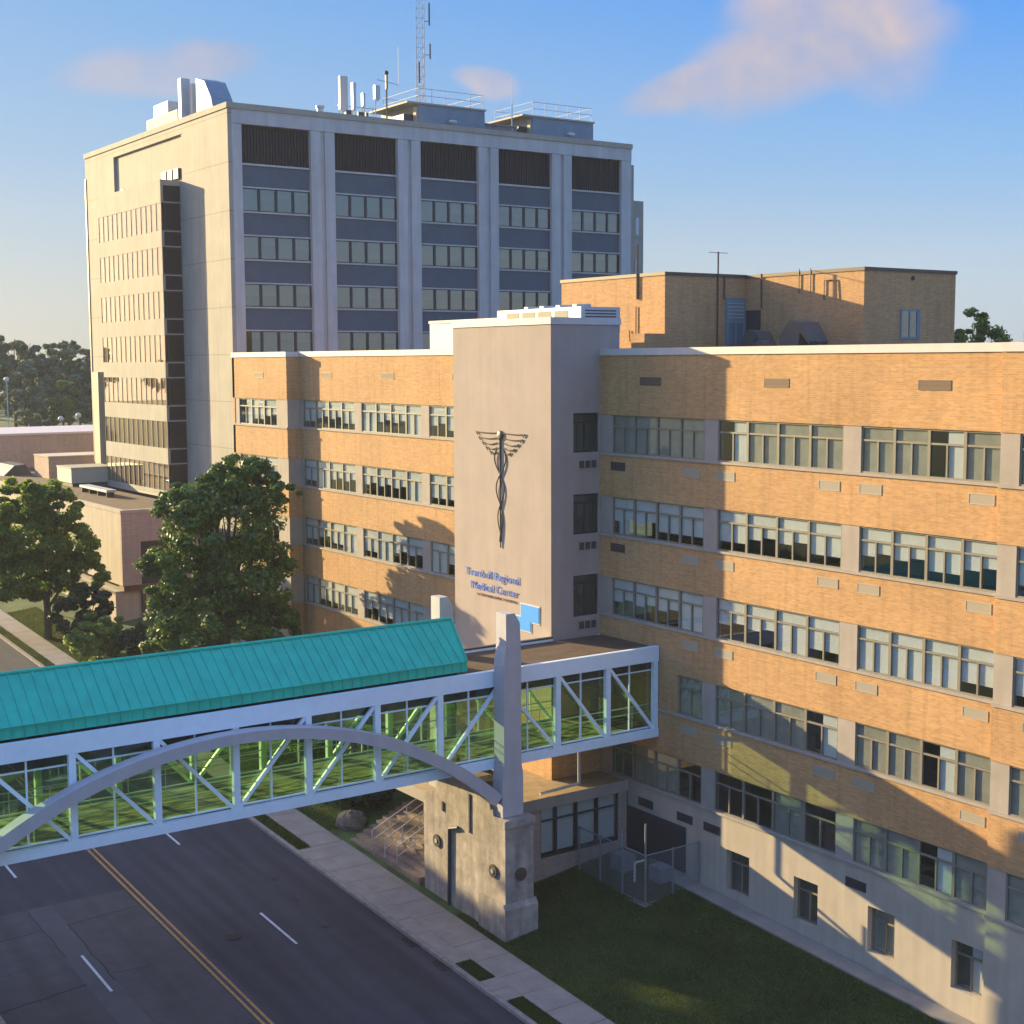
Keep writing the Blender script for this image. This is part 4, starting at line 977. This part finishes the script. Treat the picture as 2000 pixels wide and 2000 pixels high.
# fenced equipment cage
cg = thing('fenced_enclosure', (38.5, 46.2, -22.2), 'chain link enclosure around grey equipment in the corner by the lawn', 'fence')
cx0, cx1, cy0, cy1 = 37.0, 39.93, 44.1, 48.6
zg = lambda x, y: gz(x, y)-.02
q = B()
zc = zg(37, 44.1)
for (x, y, h) in ((cx0, cy0, 3.5), (cx0, 45.6, 2.9), (cx0, 47.1, 2.2), (cx0, cy1, 2.2), (38.5, cy0, 2.2), (cx1, cy0, 2.2)): B().tube((x, y, zc-.1), (x, y, zc+h), .045, 7).build('post', M['fence'], cg)
q = B()
for z in (zc+.1, zc+2.15): q.tube((cx0, cy0, z), (cx0, cy1, z), .03, 6); q.tube((cx0, cy0, z), (cx1, cy0, z), .03, 6)
q.build('rail', M['fence'], cg)
q = B()
def wire(p0, p1): q.tube(p0, p1, .006, 3)
for (a0, a1, fx) in ((cy0, cy1, True), (cx0, cx1, False)):
    L = a1-a0; n = int((L+2.05)/.16)
    for k in range(n):
        for s in (1, -1):
            o_ = k*.16-2.05 if s == 1 else k*.16
            pts = []
            t0 = max(0, -o_) if s == 1 else max(0, o_-L); t1 = min(2.05, L-o_) if s == 1 else min(2.05, o_)
            if t1 <= t0: continue
            for tt in (t0, t1):
                a = a0+(o_+tt if s == 1 else o_-tt); z = zc+.1+tt
                pts.append((cx0, a, z) if fx else (a, cy0, z))
            wire(*pts)
q.build('chain_link', M['fence'], cg)
B().box(cx0-.15, cx1, cy0-.15, cy1+.1, zc-.4, zc+.06).build('slab', M['walk'], cg)
t = thing('gas_equipment', (38.6, 46.4, -22), 'grey and white equipment units standing inside the chain link enclosure', 'equipment')
B().box(38.1, 38.8, 46.9, 47.8, zc+.06, zc+1.05).build('cabinet', M['fence'], t)
B().box(38.6, 39.3, 45.0, 45.8, zc+.3, zc+.95).build('tank', M['fence'], t)
B().box(38.4, 38.5, 45.1, 45.7, zc+.06, zc+.3).box(39.2, 39.3, 45.1, 45.7, zc+.06, zc+.3).build('leg', M['metal_dark'], t)
B().tube((38.0, 46.0, zc+.06), (38.0, 46.0, zc+1.1), .05, 8).tube((38.0, 46.0, zc+1.1), (38.6, 46.0, zc+1.1), .05, 8).tube((38.6, 46.0, zc+1.1), (38.6, 46.0, zc+.1), .05, 8).build('pipe', M['white_metal'], t)

# ------------------------------------------------------------------ trees
rng = np.random.default_rng(11)
def leaf_mesh(name, blobs, n, size, mt, seed=1, clump=None, flat=.55, cf=.30):
    """blobs: (cx,cy,cz,rx,ry,rz) ; leaves gather on small clumps spread through the blobs' outer volume"""
    g = np.random.default_rng(seed); vol = np.array([b[3]*b[4]*b[5] for b in blobs])**.75; vol /= vol.sum()
    bl = np.array(blobs)
    nc = clump or max(40, n//170)
    bi = g.choice(len(blobs), nc, p=vol); d = g.normal(size=(nc, 3)); d /= np.linalg.norm(d, axis=1)[:, None]
    rad = g.uniform(.35, 1.0, nc)**.45
    cc = bl[bi, :3]+d*bl[bi, 3:6]*rad[:, None]
    cr = g.uniform(.4, 1.0, nc)*np.cbrt(np.prod(bl[bi, 3:6], axis=1))*cf
    k = g.integers(0, nc, n); o = g.normal(size=(n, 3)); o /= np.linalg.norm(o, axis=1)[:, None]
    p = cc[k]+o*(g.uniform(.2, 1, n)**.5*cr[k])[:, None]*np.array([1.15, 1.15, .75])
    nrm = o*.6+g.normal(size=(n, 3))*.55+np.array([0, 0, flat]); nrm /= np.linalg.norm(nrm, axis=1)[:, None]
    a = np.cross(nrm, g.normal(size=(n, 3))); a /= np.linalg.norm(a, axis=1)[:, None]; b = np.cross(nrm, a)
    s = size*g.uniform(.55, 1.25, n)[:, None]
    q = np.stack([p-a*s, p-b*s*.6+nrm*s*.12, p+a*s, p+b*s*.6+nrm*s*.12], 1).reshape(-1, 3)
    me = bpy.data.meshes.new(name); me.vertices.add(4*n); me.vertices.foreach_set('co', q.ravel().astype('f'))
    me.loops.add(4*n); me.loops.foreach_set('vertex_index', np.arange(4*n)); me.polygons.add(n)
    me.polygons.foreach_set('loop_start', np.arange(0, 4*n, 4)); me.polygons.foreach_set('loop_total', np.full(n, 4))
    me.update(calc_edges=True); me.materials.append(mt); return me
def limbs(blobs, base_z, r, seed=2):
    g = random.Random(seed); q = B(); top = max(b[2] for b in blobs); 
    h0 = base_z+(min(b[2]-b[5]*.7 for b in blobs)-base_z)*.9; cx = 0; cy = 0
    P = [(0, 0, base_z-.3)]; n = 5
    for i in range(1, n+1):
        z = base_z+(top-base_z)*i/n; P.append((g.uniform(-.25, .25)*i*.4, g.uniform(-.25, .25)*i*.4, z))
    for i in range(n): q.tube(P[i], P[i+1], r*(1-i/(n+1.)), 8, r*(1-(i+1)/(n+1.)))
    for b in blobs:
        s = P[g.choice([1, 2, 3])]; mid = ((s[0]+b[0])/2+g.uniform(-.3, .3), (s[1]+b[1])/2, (s[2]+b[2])/2+.2)
        q.tube(s, mid, r*.42, 6, r*.28); q.tube(mid, b[:3], r*.28, 6, r*.08)
        for _ in range(3):
            e = (b[0]+g.uniform(-.8, .8)*b[3], b[1]+g.uniform(-.8, .8)*b[4], b[2]+g.uniform(-.3, .8)*b[5]); q.tube(mid, e, r*.16, 5, r*.04)
    return q
TM = {}
def tree(name, loc, blobs, n, size, mt, label, cat='tree', group=None, r=.3, seed=1, key=None, sc=1., rz=0., cf=.30):
    t = thing(name, loc, label, cat, group); bz = 0
    if key is None or key not in TM:
        lm_ = leaf_mesh('crown', blobs, n, size, mt, seed, cf=cf); tm_ = limbs(blobs, 0, r, seed).mesh('trunk', M['bark'])
        if key: TM[key] = (lm_, tm_)
    else: lm_, tm_ = TM[key]
    for nm, me in (('crown', lm_), ('trunk', tm_)):
        o = bpy.data.objects.new(nm, me); C.objects.link(o); o.parent = t
    t.scale = (sc, sc, sc); t.rotation_euler.z = rz
    return t
# maple in front of the left wing
z0 = gz(34, 78.5)
ZB = -z0
bl = [(0, 0, ZB-9.5, 3.2, 3.2, 2.8), (-1.9, .3, ZB-8.2, 2.0, 2.0, 1.5), (1.0, -.3, ZB-6.8, 1.9, 1.9, 1.6), (2.0, -1.0, ZB-7.2, 1.5, 1.5, 1.5), (3.0, -2.0, ZB-7.6, 1.0, 1.0, .6),
      (-2.6, .8, ZB-12.3, 2.2, 2.2, 2.0), (1.2, -.6, ZB-12.6, 2.9, 2.6, 2.5), (-.8, .2, ZB-15.2, 3.6, 3.2, 2.0), (2.3, -1.2, ZB-15.8, 2.2, 2.2, 1.8), (-2.6, 1.3, ZB-16.8, 2.0, 2.0, 1.6), (.3, 0, ZB-6.9, 1.2, 1.2, 1.1)]
tree('broadleaf_tree', (33.6, 78.7, z0), bl, 80000, .15, M['leaf'], 'large dark green tree in front of the brick wing behind the teal roof', r=.38, seed=5)
# tree at the left edge
z0 = gz(30.9, 104.8); ZB = -z0
bl = [(-.8, .8, ZB-12.6, 3.4, 3.4, 2.4), (.5, -.5, ZB-10.4, 2.2, 2.2, 2.0), (-1.6, .5, ZB-10.0, 2.4, 2.4, 1.7), (1.3, -.5, ZB-13.4, 2.5, 2.5, 1.8), (1.9, -.8, ZB-15.3, 2.2, 2.4, 1.4), (-1.8, .5, ZB-15.3, 3.2, 3.2, 1.9), (.6, 0, ZB-16.4, 2.3, 2.3, 1.3), (-3.4, 1.0, ZB-12.6, 2.0, 2.0, 2.2), (-.2, 0, ZB-8.9, 1.3, 1.3, .9)]
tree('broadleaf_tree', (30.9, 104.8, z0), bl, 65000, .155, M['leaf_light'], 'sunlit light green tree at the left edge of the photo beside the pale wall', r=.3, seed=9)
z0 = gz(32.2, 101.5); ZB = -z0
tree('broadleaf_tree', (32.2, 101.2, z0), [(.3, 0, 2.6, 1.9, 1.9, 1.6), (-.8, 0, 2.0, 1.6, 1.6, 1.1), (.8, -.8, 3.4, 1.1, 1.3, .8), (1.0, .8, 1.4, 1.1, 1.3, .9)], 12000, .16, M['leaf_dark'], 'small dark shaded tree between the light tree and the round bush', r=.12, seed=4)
# bushes
def bush(x, y, r, h, mt, label, seed, n=7000, size=.12):
    z0 = gz(x, y); b = [(0, 0, h*.45, r, r, h*.5), (r*.4, -.3*r, h*.6, r*.6, r*.6, h*.35), (-r*.5, .2*r, h*.5, r*.6, r*.6, h*.35), (.1*r, .3*r, h*.75, r*.5, r*.5, h*.25)]
    t = thing('bush', (x, y, z0), label, 'bush', 'bushes along the building fronts')
    o = bpy.data.objects.new('foliage', leaf_mesh('foliage', b, n, size, mt, seed, clump=90)); C.objects.link(o); o.parent = t
    q = B()
    for k in range(5): q.tube((0, 0, -.1), (random.uniform(-.5, .5)*r, random.uniform(-.5, .5)*r, h*.6), .04, 5, .015)
    o = q.mesh('stem', M['bark']); o = bpy.data.objects.new('stem', o); C.objects.link(o); o.parent = t
bush(31.8, 96.6, 1.8, 3.3, M['leaf_bush'], 'round light green bush by the corner of the low building', 21, 11000)
bush(34.2, 94.6, 1.5, 2.3, M['leaf_dark'], 'dark bush in front of the brown downpipe', 22)
bush(36.4, 93.6, 1.6, 2.6, M['leaf'], 'dark green bush between downpipe and large tree', 23)
bush(33.4, 61.4, 1.3, 2.0, M['leaf_dark'], 'dark shrub beside the rock at the top of the steps', 24)
bush(34.8, 63.8, 1.8, 2.8, M['leaf_dark'], 'larger dark shrub under the skybridge behind the rock', 25, 9000)
bush(32.6, 64.6, 1.2, 1.5, M['leaf'], 'low shrub at the pavement edge under the skybridge', 26)
bush(35.0, 68.0, 2.0, 3.0, M['leaf_dark'], 'wide shrub furthest along the bed under the skybridge', 27, 9000)
bush(32.8, 67.6, 1.3, 1.6, M['leaf'], 'low green shrub next to the pavement beyond the rock', 28)
t = thing('boulder', (31.7, 59.9, -22.3), 'grey boulder at the corner of the steps', 'boulder')
q = B().sphere((31.9, 60.0, -22.15), .8, 14, 9, (1.0, 1.15, .75)); rnd = random.Random(4)
q.v = [(x+rnd.uniform(-.07, .07), y+rnd.uniform(-.07, .07), z+rnd.uniform(-.06, .06)) for x, y, z in q.v]; q.build('rock', M['rock'], t)
# grass verges: short blades as ground cover
def verge(name, x0, x1, y0, y1, n, h, mt, zf, seed):
    g = np.random.default_rng(seed); x = g.uniform(x0, x1, n); y = g.uniform(y0, y1, n)
    z = np.array([zf(a, b) for a, b in zip(x, y)]); th = g.uniform(0, 6.28, n); hh = h*g.uniform(.5, 1.3, n); w = .02+.012*g.random(n)
    dx, dy = np.cos(th)*w, np.sin(th)*w; lx, ly = g.normal(0, .35, n)*hh, g.normal(0, .35, n)*hh
    q = np.stack([np.stack([x-dx, y-dy, z-.02], 1), np.stack([x+dx, y+dy, z-.02], 1), np.stack([x+lx, y+ly, z+hh], 1)], 1).reshape(-1, 3)
    me = bpy.data.meshes.new(name); me.vertices.add(3*n); me.vertices.foreach_set('co', q.ravel().astype('f')); me.loops.add(3*n)
    me.loops.foreach_set('vertex_index', np.arange(3*n)); me.polygons.add(n); me.polygons.foreach_set('loop_start', np.arange(0, 3*n, 3)); me.polygons.foreach_set('loop_total', np.full(n, 3))
    me.update(calc_edges=True); me.materials.append(mt); o = bpy.data.objects.new(name, me); C.objects.link(o); return o
gl_ = leafmat('grass_blades', (.04, .07, .014), (.12, .14, .03), .4)
zv = lambda x, y: gz(x, y)
tag(verge('grass', 30.7, 39.1, 30, 48.8, 150000, .07, gl_, zv, 1), 'dark green lawn in front of the base wall', 'grass', kind='stuff')
tag(verge('grass', 28.35, 28.98, 58.7, 115, 30000, .09, gl_, zv, 2), 'strip of yellow green grass between kerb and pavement', 'grass', kind='stuff')
tag(verge('grass', 30.65, 33, 60, 115, 60000, .09, gl_, zv, 3), 'bright grass beside the far pavement', 'grass', kind='stuff')
tag(verge('grass', 28.35, 29.02, 43.4, 45.05, 5000, .07, gl_, zv, 4), 'small square of grass set in the pavement', 'grass', kind='stuff')
tag(verge('grass', 28.35, 29.02, 36, 41.55, 9000, .07, gl_, zv, 5), 'grass verge at the bottom edge beside the kerb', 'grass', kind='stuff')

# far trees
def far_blobs(seed, h, w):
    g = random.Random(seed); b = []
    for i in range(9):
        a = g.uniform(0, 6.28); rr_ = g.uniform(0, .55)*w; zz = h*g.uniform(.3, .82); s = g.uniform(.28, .48)*w*(1.15-zz/h*.5)
        b.append((math.cos(a)*rr_, math.sin(a)*rr_, zz, s, s, s*.85))
    b.append((0, 0, h*.5, w*.6, w*.6, h*.3)); return b
labs = ['hazy tree at the far left edge, rising above the parking lot', 'tallest rounded far tree behind the parking lot', 'far tree with dark lower crown left of the tall block', 'far rounded tree just left of the tall block corner',
        'yellow green far tree touching the tall block corner', 'nearer small light green tree in front of the dark far trees', 'dark far conifer at the left edge above the low roof', 'dark far tree over the lot at the left', 'dark far tree over the globe lamps', 'dark far tree trunk side right of the lamps']
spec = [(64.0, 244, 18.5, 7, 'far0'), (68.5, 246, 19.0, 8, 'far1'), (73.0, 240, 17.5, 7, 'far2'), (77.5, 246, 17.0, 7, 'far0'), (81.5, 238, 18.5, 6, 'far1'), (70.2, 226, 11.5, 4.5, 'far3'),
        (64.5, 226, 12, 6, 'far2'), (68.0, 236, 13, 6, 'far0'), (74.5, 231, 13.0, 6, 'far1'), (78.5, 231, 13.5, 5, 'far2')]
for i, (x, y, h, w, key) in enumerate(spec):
    mt = M['leaf_light'] if key == 'far3' else M['leaf_far_hazed']
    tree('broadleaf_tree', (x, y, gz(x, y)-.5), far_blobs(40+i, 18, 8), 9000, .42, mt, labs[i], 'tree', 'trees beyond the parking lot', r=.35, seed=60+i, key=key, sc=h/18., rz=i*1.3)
# wood further behind so the horizon is closed
q = [tuple([random.uniform(-260, 420), random.uniform(290, 360), random.uniform(2, 9), random.uniform(9, 16), random.uniform(9, 16), random.uniform(6, 9)]) for _ in range(130)]
q += [tuple([random.uniform(130, 420), random.uniform(-60, 280), random.uniform(0, 5), random.uniform(10, 16), random.uniform(10, 16), random.uniform(5, 7)]) for _ in range(110)]
me = leaf_mesh('distant_wood', q, 60000, 1.3, M['leaf_far_hazed'], 33, clump=1500)
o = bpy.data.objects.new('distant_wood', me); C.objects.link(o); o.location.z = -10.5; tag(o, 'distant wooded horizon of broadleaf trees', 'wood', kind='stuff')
# trees behind the right roof
for i, (x, y, top, w, lab) in enumerate(((95, 73.3, 4.0, 3.2, 'tree top showing above the coping right of the small windowed penthouse'), (97.6, 69.9, 2.6, 3.4, 'low green tree top at the right edge above the coping'), (92.6, 75.6, 1.2, 2.6, 'low dark tree top hard against the right penthouse'))):
    z0 = gz(x, y); h = top-z0
    bb = [(0, 0, h-w*.35, w*.32, w*.32, w*.35), (w*.2, -w*.15, h-w*.8, w*.45, w*.45, w*.45), (-w*.3, w*.2, h-w*.95, w*.42, w*.42, w*.4), (0, 0, h-w*1.5, w*.75, w*.75, w*.6), (w*.6, -w*.5, h-w*1.35, w*.45, w*.45, w*.4), (-w*.6, w*.5, h-w*1.6, w*.5, w*.5, w*.45), (0, 0, h-w*2.6, w, w, w)]
    tree('broadleaf_tree', (x, y, z0), bb, 26000, .15, M['leaf_light'], lab, 'tree', 'tree tops above the right roof', r=.15, seed=80+i, cf=.62)
# street trees across the street, outside the frame: they shade the road
for i, (x, y, sc) in enumerate(((8.6, 66, .66), (8.4, 76, .76), (9.0, 86, .86), (8.8, 95, .88), (9.2, 103, .90), (8.8, 111, .90), (9.0, 119, .88), (2.5, 84, .9), (3.0, 97, .92), (2.6, 110, .94))):
    tree('broadleaf_tree', (x, y, gz(x, y)), far_blobs(90, 17, 9), 16000, .34, M['leaf'], 'street tree on the far side of the road outside the picture', 'tree', 'street trees across the road', r=.4, seed=91, key='street', sc=sc, rz=i*2.1)
# globe street lamps by the lot
for i, (px, py, lab) in enumerate(((884/7.433, 600+1620/7.433, 'white globe lamp over the parking lot'), (1140/7.433, 600+1570/7.433, 'white globe lamp nearest the tall block'), (95/7.433, 600+1050/7.433, 'highest white globe lamp at the left edge in front of dark trees'))):
    d = rr*((px-1000)/FPX)-uu*((py-1000)/FPX)+f; k = (212+2*i)/math.hypot(d.x, d.y); p = d*k; z0 = gz(p.x, p.y)
    t = thing('street_lamp', (p.x, p.y, z0), lab, 'lamp', 'globe lamps by the parking lot')
    B().tube((p.x, p.y, z0-.2), (p.x, p.y, p.z), .09, 8, .06).build('pole', M['white_metal'], t)
    B().sphere((p.x, p.y, p.z), .38, 14, 9).build('globe', M['white_metal'], t, True)

# ------------------------------------------------------------------ haze
hz = B().box(-305, 465, -205, 405, -32, 42)
m = bpy.data.materials.new('haze'); m.use_nodes = True; t_ = m.node_tree; t_.nodes.clear()
o = N(t_, 'ShaderNodeOutputMaterial'); v = N(t_, 'ShaderNodeVolumePrincipled'); v.inputs['Color'].default_value = (.92, .95, 1, 1); v.inputs['Density'].default_value = .00022; v.inputs['Anisotropy'].default_value = 0.
t_.links.new(v.outputs[0], o.inputs['Volume'])
tag(hz.build('haze', m), 'thin pale morning haze over the whole scene', 'haze', kind='stuff')
